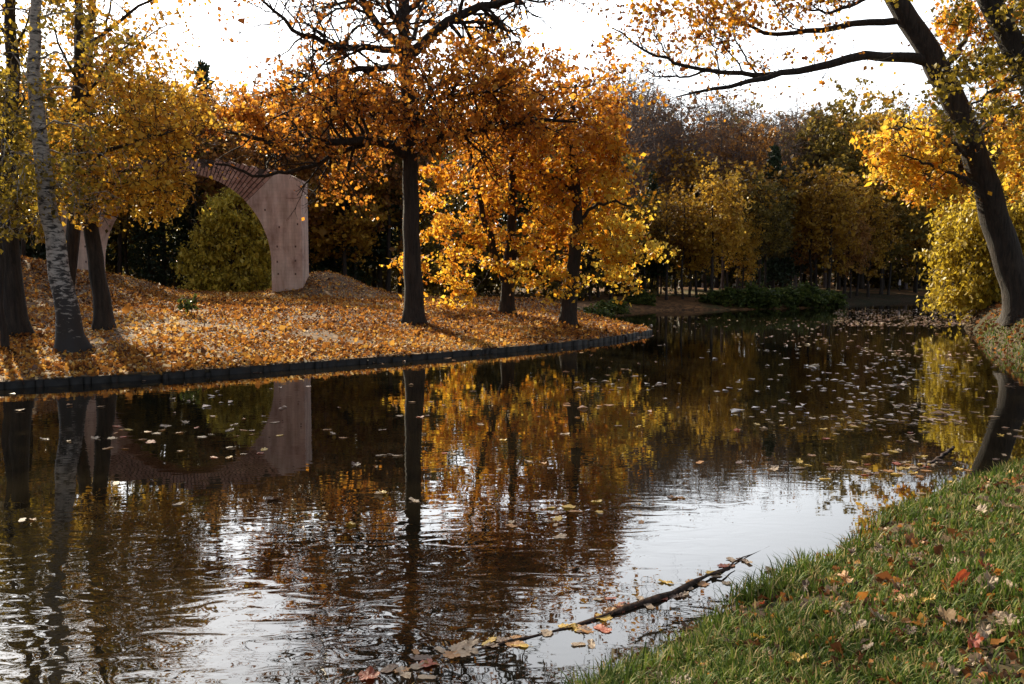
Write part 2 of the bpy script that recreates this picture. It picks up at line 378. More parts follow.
# ------------------------------------------------------------------ kerb
def build_kerb():
    line = np.array([p for p in S_kerb if p[0] > -45]); rgk = np.random.default_rng(3)
    pts = []
    for a, b in zip(line[:-1], line[1:]):
        n = max(1, int(np.linalg.norm(b - a) / 0.25))
        for i in range(n): pts.append(a + (b - a) * i / n)
    pts.append(line[-1]); pts = np.array(pts)
    t = np.gradient(pts, axis=0); t /= np.linalg.norm(t, axis=1)[:, None]
    nr = np.stack([t[:, 1], -t[:, 0]], 1)         # which side is water?
    test = pts[len(pts) // 2] + nr[len(pts) // 2] * 0.5
    if not in_lake(test[None])[0]: nr = -nr
    root = empty('pond_edging', (0, 0, 0), 'low dark timber edging curving along the leaf covered bank', 'retaining edge')
    def strip(o0, o1, z0, z1, jit):
        V = []; F = []
        for i, (p, q) in enumerate(zip(pts, nr)):
            j = rgk.normal(0, jit); k = rgk.normal(0, jit)
            a, b = p + q * (o0 + j), p + q * (o1 + j)
            V += [(*a, z0), (*b, z0), (*b, z1 + k), (*a, z1 + k)]
            if i:
                s, e = (i - 1) * 4, i * 4
                for c in range(4): F.append((s + c, s + (c + 1) % 4, e + (c + 1) % 4, e + c))
        return mesh_np('strip', V, [np.array(F), np.array([(0, 1, 2, 3), (len(V) - 4, len(V) - 3, len(V) - 2, len(V) - 1)])])
    wet = plain_mat('wet_timber', (0.004, 0.0035, 0.003), (0.020, 0.015, 0.011), 6, 0.6, 0.8, 0.03)
    cap = plain_mat('weathered_timber', (0.06, 0.045, 0.03), (0.20, 0.15, 0.09), 5, 0.8, 0.6, 0.02)
    V = []; F = []
    seg = np.concatenate([[0], np.cumsum(np.linalg.norm(np.diff(pts, axis=0), axis=1))]); pos = 0.0
    while pos < seg[-1] - 0.4:
        wd = rgk.uniform(0.12, 0.55); o0, o1 = rgk.normal(0, 0.010, 2); z1 = 0.142 + rgk.normal(0, 0.011) - (0.05 if rgk.random() < 0.05 else 0)
        e = [np.array([np.interp(q, seg, pts[:, i]) for i in (0, 1)]) for q in (pos, pos + wd - 0.003)]; ne = [np.array([np.interp(q, seg, nr[:, i]) for i in (0, 1)]) for q in (pos, pos + wd - 0.003)]
        b0 = len(V)
        for z in (-0.3, z1):
            V += [(*(e[0] - ne[0] * 0.06), z), (*(e[0] + ne[0] * (0.05 + o0)), z), (*(e[1] + ne[1] * (0.05 + o1)), z), (*(e[1] - ne[1] * 0.06), z)]
        F += [tuple(b0 + c for c in q) for q in ((3, 2, 1, 0), (4, 5, 6, 7), (0, 1, 5, 4), (1, 2, 6, 5), (2, 3, 7, 6), (3, 0, 4, 7))]
        pos += wd
    obj('planks', mesh_np('planks', V, [np.array(F)]), wet, root)
    obj('backing_rail', strip(-0.12, -0.055, 0.06, 0.158, 0.008), cap, root)
    for i in [int(q) for q in np.cumsum(rgk.integers(9, 26, 40)) if q < len(pts) - 2]:
        p, q = pts[i], nr[i]
        c = p + q * 0.10; x = t[i]; h = 0.12 + rgk.uniform(-0.03, 0.03)
        V = []
        for z in (-0.3, h):
            for sx, sy in ((-1, -1), (1, -1), (1, 1), (-1, 1)):
                w = c + x * 0.045 * sx + q * 0.035 * sy; V.append((*w, z))
        obj('stake', mesh_np('stake', V, [np.array([(3, 2, 1, 0), (4, 5, 6, 7), (0, 1, 5, 4), (1, 2, 6, 5), (2, 3, 7, 6), (3, 0, 4, 7)])]), wet, root)
build_kerb()

# ------------------------------------------------------------------ ruined arch
def build_arch():
    D = ARCH_D; TH = 1.35
    k = D / FPX
    cx = at(187, 264, D)[0]; zc = at(187, 264, D)[2]; Rr = 88 * k
    zb = 0.3
    root = empty('ruined_arch', (cx, D, 1.0), 'ruined brick and plaster arch standing among leaf mounds', 'arch')
    rga = np.random.default_rng(11)
    plaster, n, l = new_mat('pink_plaster')
    out = n.new('ShaderNodeOutputMaterial'); b = n.new('ShaderNodeBsdfPrincipled'); tc = n.new('ShaderNodeTexCoord')
    t1 = noise(n, l, 0.9, 6, 0.65, tc.outputs['Object']); 
    mp = n.new('ShaderNodeMapping'); mp.inputs['Scale'].default_value = (3.0, 3.0, 0.5); l.new(tc.outputs['Object'], mp.inputs[0])
    t2 = noise(n, l, 1.0, 5, 0.6, mp.outputs[0])
    r1 = ramp(n, [(0.3, (0.46, 0.31, 0.27)), (0.45, (0.72, 0.55, 0.49)), (0.75, (0.80, 0.68, 0.61))]); l.new(t1.outputs['Fac'], r1.inputs[0])
    r2 = ramp(n, [(0.35, (0.62, 0.58, 0.55)), (0.6, (1, 1, 1))]); l.new(t2.outputs['Fac'], r2.inputs[0])
    br = n.new('ShaderNodeTexBrick'); br.inputs['Scale'].default_value = 1.0; br.inputs['Brick Width'].default_value = 0.5; br.inputs['Row Height'].default_value = 0.16
    br.inputs['Mortar Size'].default_value = 0.008; br.inputs['Color1'].default_value = (1, 1, 1, 1); br.inputs['Color2'].default_value = (0.86, 0.84, 0.83, 1); br.inputs['Mortar'].default_value = (0.72, 0.7, 0.7, 1)
    mpb = n.new('ShaderNodeMapping'); mpb.inputs['Rotation'].default_value = (R(90), 0, 0); l.new(tc.outputs['Object'], mpb.inputs[0]); l.new(mpb.outputs[0], br.inputs['Vector'])
    mx = n.new('ShaderNodeMix'); mx.data_type = 'RGBA'; mx.blend_type = 'MULTIPLY'; mx.inputs[0].default_value = 1
    l.new(r1.outputs[0], mx.inputs[6]); l.new(r2.outputs[0], mx.inputs[7])
    mx2 = n.new('ShaderNodeMix'); mx2.data_type = 'RGBA'; mx2.blend_type = 'MULTIPLY'; mx2.inputs[0].default_value = 0.5
    l.new(mx.outputs[2], mx2.inputs[6]); l.new(br.outputs['Color'], mx2.inputs[7]); l.new(mx2.outputs[2], b.inputs['Base Color'])
    b.inputs['Roughness'].default_value = 0.9
    bp = n.new('ShaderNodeBump'); bp.inputs['Strength'].default_value = 0.4; bp.inputs['Distance'].default_value = 0.03; l.new(t1.outputs['Fac'], bp.inputs['Height']); l.new(bp.outputs[0], b.inputs['Normal'])
    l.new(b.outputs[0], out.inputs[0])
    brick = plain_mat('red_brick', (0.24, 0.12, 0.095), (0.62, 0.40, 0.32), 2.2, 0.9, 0.6, 0.02)
    mortar = plain_mat('lime_mortar', (0.05, 0.035, 0.03), (0.10, 0.075, 0.06), 5, 0.95)
    dark = plain_mat('putlog_painted_shade', (0.10, 0.06, 0.05), (0.18, 0.12, 0.10), 5, 0.95)
    y0, y1 = -TH / 2, TH / 2
    half_out = 118 * k
    def top_out(x):                # height of the outer profile above the springing centre
        a = abs(x) / k; return (104 - 0.0014 * a * a - 0.02 * a) * k
    A0 = R(47)
    def side(sgn):
        out_pts = []                # outline in (x,z): outer bottom, outer top, along the top, cut line, intrados down
        zb_ = zb - zc
        xo = half_out if sgn > 0 else 117 * k
        prof = [(xo, zb_), (xo, top_out(xo) - 0.02)]
        xa = 100 * k
        for x in np.linspace(xo - 0.35, xa, 4): prof.append((x, top_out(x) + rga.normal(0, 0.03)))
        # the cut between plaster and brick
        rc = Rr
        xt = None
        for r_ in np.linspace(2.2 * Rr, Rr, 200):
            if r_ * math.cos(A0) <= top_out(r_ * math.sin(A0)): xt = r_; break
        for x in np.linspace(xa - 0.2, xt * math.sin(A0), 4): prof.append((x, top_out(x)))
        for a in np.linspace(A0, R(90), 14): prof.append((Rr * math.sin(a), Rr * math.cos(a)))
        prof.append((Rr, zb_))
        bm = bmesh.new()
        fr = [bm.verts.new((sgn * x, y0, z)) for x, z in prof]; bk = [bm.verts.new((sgn * x, y1, z)) for x, z in prof]
        N = len(prof)
        f1 = bm.faces.new(fr); f2 = bm.faces.new(list(reversed(bk)))
        for i in range(N): bm.faces.new((fr[i], bk[i], bk[(i + 1) % N], fr[(i + 1) % N]))
        bmesh.ops.recalc_face_normals(bm, faces=bm.faces[:])
        bmesh.ops.triangulate(bm, faces=bm.faces[:])
        me = bpy.data.meshes.new('pier'); bm.to_mesh(me); bm.free()
        p = obj('pier', me, plaster, root); p.location = (0, 0, zc - 1.0)
        # putlog holes: dark blocks proud of the plaster, the holes' shade put into their colour
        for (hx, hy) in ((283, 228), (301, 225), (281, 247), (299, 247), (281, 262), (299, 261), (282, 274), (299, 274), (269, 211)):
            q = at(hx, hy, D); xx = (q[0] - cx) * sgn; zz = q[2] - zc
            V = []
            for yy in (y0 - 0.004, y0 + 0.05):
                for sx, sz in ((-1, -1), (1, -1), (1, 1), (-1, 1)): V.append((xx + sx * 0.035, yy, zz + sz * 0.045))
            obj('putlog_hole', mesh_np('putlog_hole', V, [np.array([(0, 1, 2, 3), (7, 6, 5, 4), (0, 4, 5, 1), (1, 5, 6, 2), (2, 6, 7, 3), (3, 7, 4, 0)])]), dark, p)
        return p
    side(1); side(-1)
    # brick vault: wedge bricks in uneven courses round a mortar core
    bm = bmesh.new(); bmc = bmesh.new()
    def wedge(bm, a0, a1, r0, r1f, ya, yb):
        vs = []
        for y in (ya, yb):
            for a, r in ((a0, r0), (a1, r0), (a1, r1f(a1)), (a0, r1f(a0))): vs.append(bm.verts.new((r * math.sin(a), y, r * math.cos(a))))
        for q in ((0, 1, 2, 3), (7, 6, 5, 4), (0, 4, 5, 1), (1, 5, 6, 2), (2, 6, 7, 3), (3, 7, 4, 0)): bm.faces.new([vs[i] for i in q])
    def rtop(a):
        lo, hi = Rr, 3 * Rr
        for _ in range(30):
            mid = (lo + hi) / 2
            if mid * math.cos(a) < top_out(mid * math.sin(a)): lo = mid
            else: hi = mid
        return lo
    NB = 44; da = 2 * A0 / NB
    for i in range(NB):
        a0 = -A0 + i * da; a1 = a0 + da
        wedge(bmc, a0, a1, Rr + 0.03, lambda a: rtop(a) - 0.06, y0 + 0.04, y1 - 0.04)
        edges = [0.0]; tot = rtop((a0 + a1) / 2) - Rr
        first = 0.22 if i % 2 else 0.38
        while edges[-1] < tot - 0.12: edges.append(edges[-1] + (first if len(edges) == 1 else rga.uniform(0.26, 0.42)))
        edges[-1] = tot
        for e0, e1 in zip(edges[:-1], edges[1:]):
            if e1 >= tot - 1e-6 and rga.random() < 0.25: continue       # a few top bricks have fallen out
            last = e1 >= tot - 1e-6; j = rga.uniform(-0.02, 0.02); dr = rga.uniform(-0.10, 0.05) if last else 0
            wedge(bm, a0 + 0.005, a1 - 0.005, Rr + e0 + 0.012, (lambda a, e1=e1, dr=dr: Rr + e1 - 0.012 + dr), y0 - 0.01 + j, y1 + 0.01 + j)
    for b_ in (bm, bmc): bmesh.ops.recalc_face_normals(b_, faces=b_.faces[:])
    me = bpy.data.meshes.new('vault_bricks'); bm.to_mesh(me); o = obj('vault_bricks', me, brick, root); o.location = (0, 0, zc - 1.0)
    me = bpy.data.meshes.new('vault_core'); bmc.to_mesh(me); o = obj('vault_core', me, mortar, root); o.location = (0, 0, zc - 1.0)
build_arch()

# ------------------------------------------------------------------ tree builder
def nz(v): return v / (np.linalg.norm(v) + 1e-9)
def tubes(chains, cap=10):
    V = []; F4 = []; base = 0; F3 = []
    for pts, rad in chains:
        pts = np.asarray(pts); rad = np.asarray(rad); n = len(pts)
        k = cap if rad[0] > 0.12 else 7 if rad[0] > 0.05 else 4 if rad[0] > 0.018 else 3
        t = np.gradient(pts, axis=0); t /= np.linalg.norm(t, axis=1)[:, None] + 1e-9
        m = nz(pts[-1] - pts[0]); ref = np.array([0, 1, 0.0]) if abs(m[1]) < 0.7 else np.array([1.0, 0, 0])
        u = np.cross(t, ref); u /= np.linalg.norm(u, axis=1)[:, None] + 1e-9; w = np.cross(t, u)
        a = np.arange(k) * 2 * math.pi / k
        ring = pts[:, None] + rad[:, None, None] * (np.cos(a)[None, :, None] * u[:, None] + np.sin(a)[None, :, None] * w[:, None])
        V.append(ring.reshape(-1, 3))
        i = np.arange(n - 1)[:, None] * k; j = np.arange(k)[None]; j2 = (j + 1) % k
        F4.append((np.stack([i + j, i + j2, i + k + j2, i + k + j], -1).reshape(-1, 4) + base))
        base += n * k
    return np.concatenate(V), [np.concatenate(F4)]
def leaf_cards(rng, P, size, tint, droop=0.5, flat=0.0, aspect=0.8, upz=None):
    """one folded four-cornered leaf per point"""
    n = len(P); size = np.broadcast_to(size, (n,)) * np.exp(rng.normal(-0.04, 0.32, n))
    ax = rng.normal(0, 1, (n, 3)); ax[:, 2] -= droop; ax[:, 2] *= (1 - flat); ax /= np.linalg.norm(ax, axis=1)[:, None] + 1e-9
    rf = rng.normal(0, 1, (n, 3))
    if flat > 0: rf = rf * (1 - flat) + np.array([0, 0, 1.0]) * flat
    sd_ = np.cross(ax, rf); sd_ /= np.linalg.norm(sd_, axis=1)[:, None] + 1e-9
    nn = np.cross(sd_, ax)
    s = size[:, None]; f = rng.uniform(-0.25, 0.25, (n, 1))
    V = np.empty((n, 4, 3))
    V[:, 0] = P; V[:, 2] = P + ax * s
    V[:, 1] = P + ax * s * 0.45 + sd_ * s * aspect * 0.5 + nn * s * f
    V[:, 3] = P + ax * s * 0.45 - sd_ * s * aspect * 0.5 + nn * s * f
    b = np.arange(n)[:, None] * 4
    F = np.concatenate([b + np.array([[0, 1, 2]]), b + np.array([[0, 2, 3]])])
    return V.reshape(-1, 3), [F], np.repeat(tint, 4)
def taper(r0, r1, n, p=1.0): return r1 + (r0 - r1) * (1 - np.linspace(0, 1, n)) ** p
def resample(pts, n):
    pts = np.asarray(pts, float); s = np.concatenate([[0], np.cumsum(np.linalg.norm(np.diff(pts, axis=0), axis=1))])
    q = np.linspace(0, s[-1], n)
    # smooth (Catmull-like) by interpolating twice-smoothed copy
    out = np.stack([np.interp(q, s, pts[:, i]) for i in range(3)], 1)
    for _ in range(2): out[1:-1] = 0.25 * out[:-2] + 0.5 * out[1:-1] + 0.25 * out[2:]
    return out
def trunk_mesh(chains, rng):
    V = []; F = []; base = 0; k = 22
    for pts, rad in chains:
        n0 = len(pts); L0 = np.concatenate([[0], np.cumsum(np.linalg.norm(np.diff(pts, axis=0), axis=1))])
        q = np.unique(np.concatenate([np.linspace(0, min(1.2, L0[-1] * 0.3), 9), np.linspace(0, L0[-1], n0 * 2)])); q = q[np.concatenate([[True], np.diff(q) > 0.045])]
        P = np.stack([np.interp(q, L0, pts[:, i]) for i in range(3)], 1); r = np.interp(q, L0, rad); n = len(P)
        t = np.gradient(P, axis=0); t /= np.linalg.norm(t, axis=1)[:, None] + 1e-9
        u = np.cross(t, np.array([0, 1, 0.0])); u /= np.linalg.norm(u, axis=1)[:, None] + 1e-9; w = np.cross(t, u)
        a = np.arange(k) * 2 * math.pi / k
        lob = 0.5 + 0.5 * np.cos(rng.integers(4, 7) * a + rng.random() * 6.28 + 0.5 * np.sin(a)); m = np.zeros((n, k))
        for f_ in (2, 3, 5, 8): m += (0.05 if f_ < 4 else 0.03) * np.cos(f_ * a[None] + rng.random() * 6.28 + (rng.normal(0, 0.5) * q)[:, None]) * (0.6 + 0.4 * np.sin(q * rng.uniform(0.8, 2.2) + rng.random() * 6))[:, None]
        rr = r[:, None] * (1 + m) * (1 + 0.55 * np.exp(-q / 0.22)[:, None] * lob[None] ** 2)
        ring = P[:, None] + rr[:, :, None] * (np.cos(a)[None, :, None] * u[:, None] + np.sin(a)[None, :, None] * w[:, None])
        V.append(ring.reshape(-1, 3)); i = np.arange(n - 1)[:, None] * k; j = np.arange(k)[None]; j2 = (j + 1) % k
        F.append(np.stack([i + j, i + j2, i + k + j2, i + k + j], -1).reshape(-1, 4) + base); base += n * k
    return np.concatenate(V), [np.concatenate(F)]
class Tree:
    def __init__(s, seed): s.rng = np.random.default_rng(seed); s.trunks = []; s.limbs = []; s.twigs = []; s.np_ = []; s.nr_ = []; s.LP = []; s.LT = []; s.LS = []
    def trunk(s, pts, r0, r1, n=16, flare=1.35, rough=0.03):
        p = resample(pts, n); p[1:-1] += s.rng.normal(0, rough, (n - 2, 3)) * np.array([1, 1, 0.3])
        r = taper(r0, r1, n, 0.9); L = np.concatenate([[0], np.cumsum(np.linalg.norm(np.diff(p, axis=0), axis=1))])
        r = r * (1 + (flare - 1) * np.exp(-L / 0.5)); s.trunks.append((p, r)); s.nodes(p, r, 0.25); return p, r
    def nodes(s, p, r, frm=0.0):
        k = int(len(p) * frm); s.np_ += list(p[k:]); s.nr_ += list(r[k:])
    def limb(s, pts, r0, r1, n=12, wob=0.04):
        p = resample(pts, n); p[1:-1] += s.rng.normal(0, wob, (n - 2, 3)); r = taper(r0, r1, n, 0.8)
        s.limbs.append((p, r)); s.nodes(p, r, 0.2); return p, r
    def spray(s, p, d, L, r, lvl, leaf, ls, tint, ang=0.75, nch=4, droop=0.0, loose=0.16):
        """a small branching spray; leaves at its last level"""
        rng = s.rng; n = 4 if lvl else 3
        pts = [p]; q = p; d = nz(d)
        for _ in range(n):
            d = nz(d + rng.normal(0, 0.22, 3) + np.array([0, 0, -droop])); q = q + d * L / n; pts.append(q)
        pts = np.array(pts); (s.limbs if r > 0.02 else s.twigs).append((pts, taper(r, r * 0.35, n + 1)))
        if lvl == 0:
            k = rng.poisson(leaf)
            if k:
                t = rng.random(k) * n; i = np.minimum(t.astype(int), n - 1); f = (t - i)[:, None]
                P = pts[i] * (1 - f) + pts[i + 1] * f + rng.normal(0, loose, (k, 3)) * L * np.array([1.15, 1.15, 0.5])
                s.LP.append(P); s.LT.append(np.clip(tint + rng.normal(0, 0.24, k), 0.02, 0.98)); s.LS.append(np.full(k, ls))
            return
        for _ in range(nch):
            t = rng.uniform(0.3, 1) * n; i = min(int(t), n - 1); f = t - i
            b = pts[i] * (1 - f) + pts[i + 1] * f
            dd = nz(nz(pts[i + 1] - pts[i]) + rng.normal(0, ang, 3))
            s.spray(b, dd, L * rng.uniform(0.45, 0.7), r * 0.55, lvl - 1, leaf, ls, tint + rng.normal(0, 0.05), ang, nch, droop, loose)
    def reach(s, targets, tints, leaf, ls, lvl=2, L=1.0, nch=4, arch=0.15, droop=0.0, rmax=0.10, up=0.6, hang=0.0, loose=0.16):
        """limbs from the nearest part of the skeleton out to each target, a spray at the end"""
        rng = s.rng; targets = np.asarray(targets)
        if not len(targets): return
        axis = np.array(s.np_).mean(0)
        A = np.array(s.np_); d0 = np.array([np.min(np.linalg.norm(A - t, axis=1)) for t in targets])
        for k in np.argsort(d0):
            t = targets[k]; A = np.array(s.np_); dv = t - A
            cost = np.linalg.norm(dv, axis=1) + up * np.maximum(-dv[:, 2], 0) + 0.35 * np.maximum(dv[:, 2], 0)
            i = int(np.argmin(cost)); a = A[i]; ra = s.nr_[i]; Ln = np.linalg.norm(t - a)
            if Ln < 0.25: d = rng.normal(0, 1, 3); pts = None
            else:
                n = max(4, min(9, int(Ln / 0.35) + 2)); q = np.linspace(0, 1, n)[:, None]
                ctl = (a + t) / 2 + np.array([0, 0, arch * Ln]) + rng.normal(0, 0.10 * Ln, 3)
                pts = (1 - q) ** 2 * a + 2 * q * (1 - q) * ctl + q * q * t
                pts[1:-1] += rng.normal(0, 0.018 * Ln, (n - 2, 3))
                r0 = min(ra * 0.75, 0.012 + 0.020 * Ln, rmax); rr = taper(r0, max(0.007, r0 * 0.3), n)
                s.limbs.append((pts, rr)); s.np_ += list(pts[1:]); s.nr_ += list(rr[1:]); d = pts[-1] - pts[-2]
            for _ in range(2 if lvl else 4):
                s.spray(t, nz(nz(d) + rng.normal(0, 0.7, 3) + np.array([0, 0, -hang])), L * rng.uniform(0.7, 1.2), 0.012, lvl, leaf, ls, tints[k], 0.75, nch, droop, loose)
            if Ln > 1.2 and pts is not None and lvl:
                for _ in range(int(Ln / 0.9)):
                    j = rng.integers(1, len(pts)); s.spray(pts[j], rng.normal(0, 1, 3) + np.array([0, 0, 0.2 - hang]), L * 0.7, 0.010, lvl - 1, leaf, ls, tints[k], 0.75, nch, droop, loose)
    def keep(s, fn):
        P = np.concatenate(s.LP); k = fn(P, s.rng); T = np.concatenate(s.LT); S = np.concatenate(s.LS)
        s.LP, s.LT, s.LS = [P[k]], [T[k]], [S[k]]
    def meshes(s, nm, org, leaf=dict(), wood_twigs=True, mt='dark', ml='gold'):
        org = np.asarray(org, float); out = {}
        v, f = trunk_mesh([(p - org, r) for p, r in s.trunks], s.rng) if s.trunks[0][1][0] > 0.12 else tubes([(p - org, r) for p, r in s.trunks], 8); out['trunk'] = (mesh_np(nm + '_trunk', v, f, smooth=True), mt)
        br = s.limbs + s.twigs
        if br:
            v, f = tubes([(p - org, r) for p, r in br]); out['branches'] = (mesh_np(nm + '_branches', v, f, smooth=True), mt)
        if s.LP and sum(map(len, s.LP)):
            P = np.concatenate(s.LP); T = np.concatenate(s.LT); S = np.concatenate(s.LS)
            v, f, t = leaf_cards(s.rng, P - org, S, T, **leaf); out['crown'] = (mesh_np(nm + '_crown', v, f, t), ml)
        return out
    def build(s, name, org, label, cat='tree', group=None, mt='dark', ml='gold', leaf=dict()):
        root = empty(name, tuple(org), label, cat, group)
        for part, (me, m) in s.meshes(name, org, leaf, mt=mt, ml=ml).items():
            obj(part, me, BARK[m] if m in BARK else LM[m], root)
        return root
def px_line(pts, depth, slope=0.0):
    n = len(pts); return [at(x, y, depth + slope * i / (n - 1)) for i, (x, y) in enumerate(pts)]
def ell(rng, px, py, wx, wy, depth, wd, n, shell=0.35):
    """n points in an ellipsoid given by its size at that distance"""
    k = depth / FPX; c = at(px, py, depth); v = rng.normal(0, 1, (n, 3)); v /= np.linalg.norm(v, axis=1)[:, None]
    r = (shell + (1 - shell) * rng.random(n)) ** 0.6 * np.where(rng.random(n) < 0.2, rng.uniform(1.0, 1.35, n), 1.0)
    return c + v * r[:, None] * np.array([wx * k, wd, wy * k])

# ---- the big oak
def oak():
    D = 30.0; T = Tree(21); bx = at(414, 318, D)[:2]
    base = np.array([bx[0], D, hz(bx[0], D) - 0.12])
    trunk_px = [(414, 310), (413, 270), (411, 220), (411, 180), (410, 150), (408, 110), (405, 70), (403, 40), (404, 0), (407, -60), (404, -130), (408, -190)]
    T.trunk([base] + px_line(trunk_px, D), 0.335, 0.05, 26, 1.3, 0.015)
    limbs = [
     ([(411, 152), (430, 142), (450, 135), (480, 130), (512, 125), (545, 119), (575, 122)], 0.16, -1.5),
     ([(410, 125), (434, 117), (470, 112), (500, 108), (530, 98)], 0.11, 2.0),
     ([(407, 100), (443, 95), (480, 94), (505, 86)], 0.07, -2.5),
     ([(404, 58), (414, 50), (428, 35), (449, 23), (466, 12), (507, 1), (550, -12), (590, -20)], 0.20, -1.0),
     ([(410, 156), (402, 149), (385, 140), (344, 142), (294, 143), (256, 137), (225, 132)], 0.17, -2.0),
     ([(385, 141), (352, 146), (323, 163), (285, 175), (256, 176), (215, 164)], 0.09, -3.0),
     ([(404, 72), (399, 67), (373, 64), (329, 77), (294, 89), (262, 98)], 0.13, 2.0),
     ([(403, 55), (399, 50), (373, 48), (338, 50), (300, 32), (276, 13), (255, -6)], 0.13, -1.8),
     ([(402, 48), (393, 41), (375, 22), (358, 0), (340, -30), (318, -60)], 0.16, 1.5),
     ([(408, 112), (380, 110), (345, 102), (318, 110), (280, 118)], 0.09, 2.5),
     ([(405, 20), (425, -10), (460, -40), (490, -80)], 0.12, 1.5),
     ([(404, -10), (380, -40), (355, -80), (330, -110)], 0.11, -1.5),
     ([(409, 135), (413, 118), (425, 100), (440, 85)], 0.09, -4.0),
     ([(409, 130), (404, 118), (392, 108), (375, 100)], 0.09, 4.5),
     ([(404, 50), (415, 30), (425, 0), (440, -30)], 0.10, 4.0),
     ([(404, 45), (398, 25), (385, -5), (380, -40)], 0.10, -4.0),
    ]
    for pts, r, sl in limbs:
        p, rr = T.limb(px_line(pts, D, sl), r, 0.03, 16, 0.05)
        rng = T.rng
        for j in range(4, len(p)):
            for _ in range(2):
                qx, qy = proj(p[j])
                if 185 < qx < 322 and qy > 150: continue
                dn = nz(p[min(j + 1, len(p) - 1)] - p[j - 1]); upw = rng.normal(0, 0.8, 3)
                low = p[j][2] < at(0, 95, D)[2]
                T.spray(p[j], dn * 0.7 + upw + np.array([0, 0, 0.15]), rng.uniform(1.3, 2.3) * (1.15 - 0.5 * j / len(p)), rr[j] * 0.5, 2,
                        (9.0 if sl < 2.2 and pts[-1][0] < 400 else 5.5) if low else 1.6, 0.135, 0.5 if low else 0.3, 0.8, 4, loose=0.22)
    def clear(P, rng):
        x, y = proj(P); u = rng.random(len(P))
        w = (x > 150) & (x < 318) & (y > 152)
        return ~(w & (u > 0.04)) & ~((x > 175) & (x < 312) & (y > 132) & (y <= 152) & (u > 0.45)) & ~((y > 205) & (u > 0.2))
    T.keep(clear)
    T.build('oak_tree', base, 'tall dark trunked oak with spreading limbs and rusty leaves on the leaf lawn', 'oak tree', mt='dark', ml='rustorange')
LM['rustorange'] = leaf_mat('oak_leaves', [(0.0, (0.14, 0.045, 0.014)), (0.35, (0.44, 0.15, 0.024)), (0.7, (0.66, 0.27, 0.03)), (1.0, (0.72, 0.40, 0.06))], 0.6)
oak()

# ---- the pair of golden trees right of the oak
def fork_tree():
    D = 35.5; T = Tree(33); b = at(507, 306, D); base = np.array([b[0], D, hz(b[0], D) - 0.1])
    T.trunk([base] + px_line([(507, 290), (508, 265), (511, 235), (513, 200), (512, 160), (508, 110), (504, 70)], D), 0.28, 0.04, 18)
    T.limb(px_line([(506, 285), (500, 265), (492, 247), (486, 225), (478, 190), (470, 150)], D, -0.8), 0.17, 0.05)
    T.limb(px_line([(511, 262), (520, 250), (532, 240), (545, 225)], D, -1.0), 0.09, 0.04)
    rng = T.rng; tg = []; tn = []
    for (x, y, wx, wy, wd, n, t) in ((505, 62, 42, 30, 1.3, 30, 0.66), (478, 110, 45, 45, 1.8, 36, 0.52), (540, 105, 48, 45, 1.8, 38, 0.45), (510, 150, 90, 50, 2.6, 70, 0.38),
                                     (460, 200, 40, 50, 2.0, 40, 0.62), (530, 205, 70, 45, 2.4, 50, 0.5), (455, 250, 42, 35, 2.0, 30, 0.72), (520, 250, 50, 30, 2.0, 26, 0.7), (450, 282, 35, 18, 1.6, 12, 0.8)):
        tg.append(ell(rng, x, y, wx, wy, D, wd, n)); tn += [t] * n
    tg = [g[: max(6, int(len(g) * 0.54))] for g in tg]; tn = sum([[t] * len(g) for g, t in zip(tg, (0.66, 0.52, 0.45, 0.38, 0.62, 0.5, 0.72, 0.7, 0.8))], [])
    T.reach(np.concatenate(tg), np.clip(np.array(tn), 0, 1), 10.5, 0.148, 1, 0.85, 4, loose=0.26)
    T.build('maple_tree', base, 'broad orange and gold tree with forked trunk, right of the oak', 'maple tree', mt='dark', ml='gold2')
def lean_gold():
    D = 33.5; T = Tree(34); b = at(568, 311, D); base = np.array([b[0], D, hz(b[0], D) - 0.1])
    T.trunk([base] + px_line([(568, 305), (572, 280), (577, 240), (578, 210), (575, 180), (571, 150), (572, 110), (576, 85)], D), 0.31, 0.05, 18, 1.2)
    T.limb(px_line([(577, 225), (592, 205), (612, 200), (632, 206)], D, -0.5), 0.08, 0.03)
    T.limb(px_line([(577, 195), (560, 180), (540, 172), (522, 170)], D, 0.8), 0.10, 0.03)
    rng = T.rng; tg = []; tn = []
    for (x, y, wx, wy, wd, n, t) in ((575, 85, 32, 28, 1.4, 26, 0.30), (588, 120, 36, 32, 1.8, 40, 0.34), (560, 150, 50, 40, 2.0, 50, 0.40), (600, 165, 30, 36, 1.8, 34, 0.48), (605, 212, 32, 34, 1.9, 40, 0.78),
                                     (628, 243, 26, 16, 1.2, 22, 0.92), (555, 215, 40, 34, 1.8, 30, 0.55), (608, 262, 22, 16, 1.4, 14, 0.85), (545, 268, 30, 18, 1.4, 14, 0.8)):
        tg.append(ell(rng, x, y, wx, wy, D, wd, n)); tn += [t] * n
    tg = [g[: max(6, int(len(g) * 0.54))] for g in tg]; tn = sum([[t] * len(g) for g, t in zip(tg, (0.34, 0.36, 0.42, 0.5, 0.78, 0.92, 0.58, 0.85, 0.8))], [])
    T.reach(np.concatenate(tg), np.clip(np.array(tn), 0, 1), 10.5, 0.148, 1, 0.85, 4, loose=0.26)
    T.build('maple_tree', base, 'golden tree on a single leaning trunk near the tip of the leaf bank', 'maple tree', mt='brown', ml='gold2')
LM['gold2'] = leaf_mat('turning_leaves', [(0.0, (0.14, 0.04, 0.010)), (0.22, (0.50, 0.17, 0.018)), (0.5, (0.72, 0.31, 0.025)), (0.76, (0.74, 0.44, 0.035)), (1.0, (0.78, 0.58, 0.09))], 0.6)
fork_tree(); lean_gold()

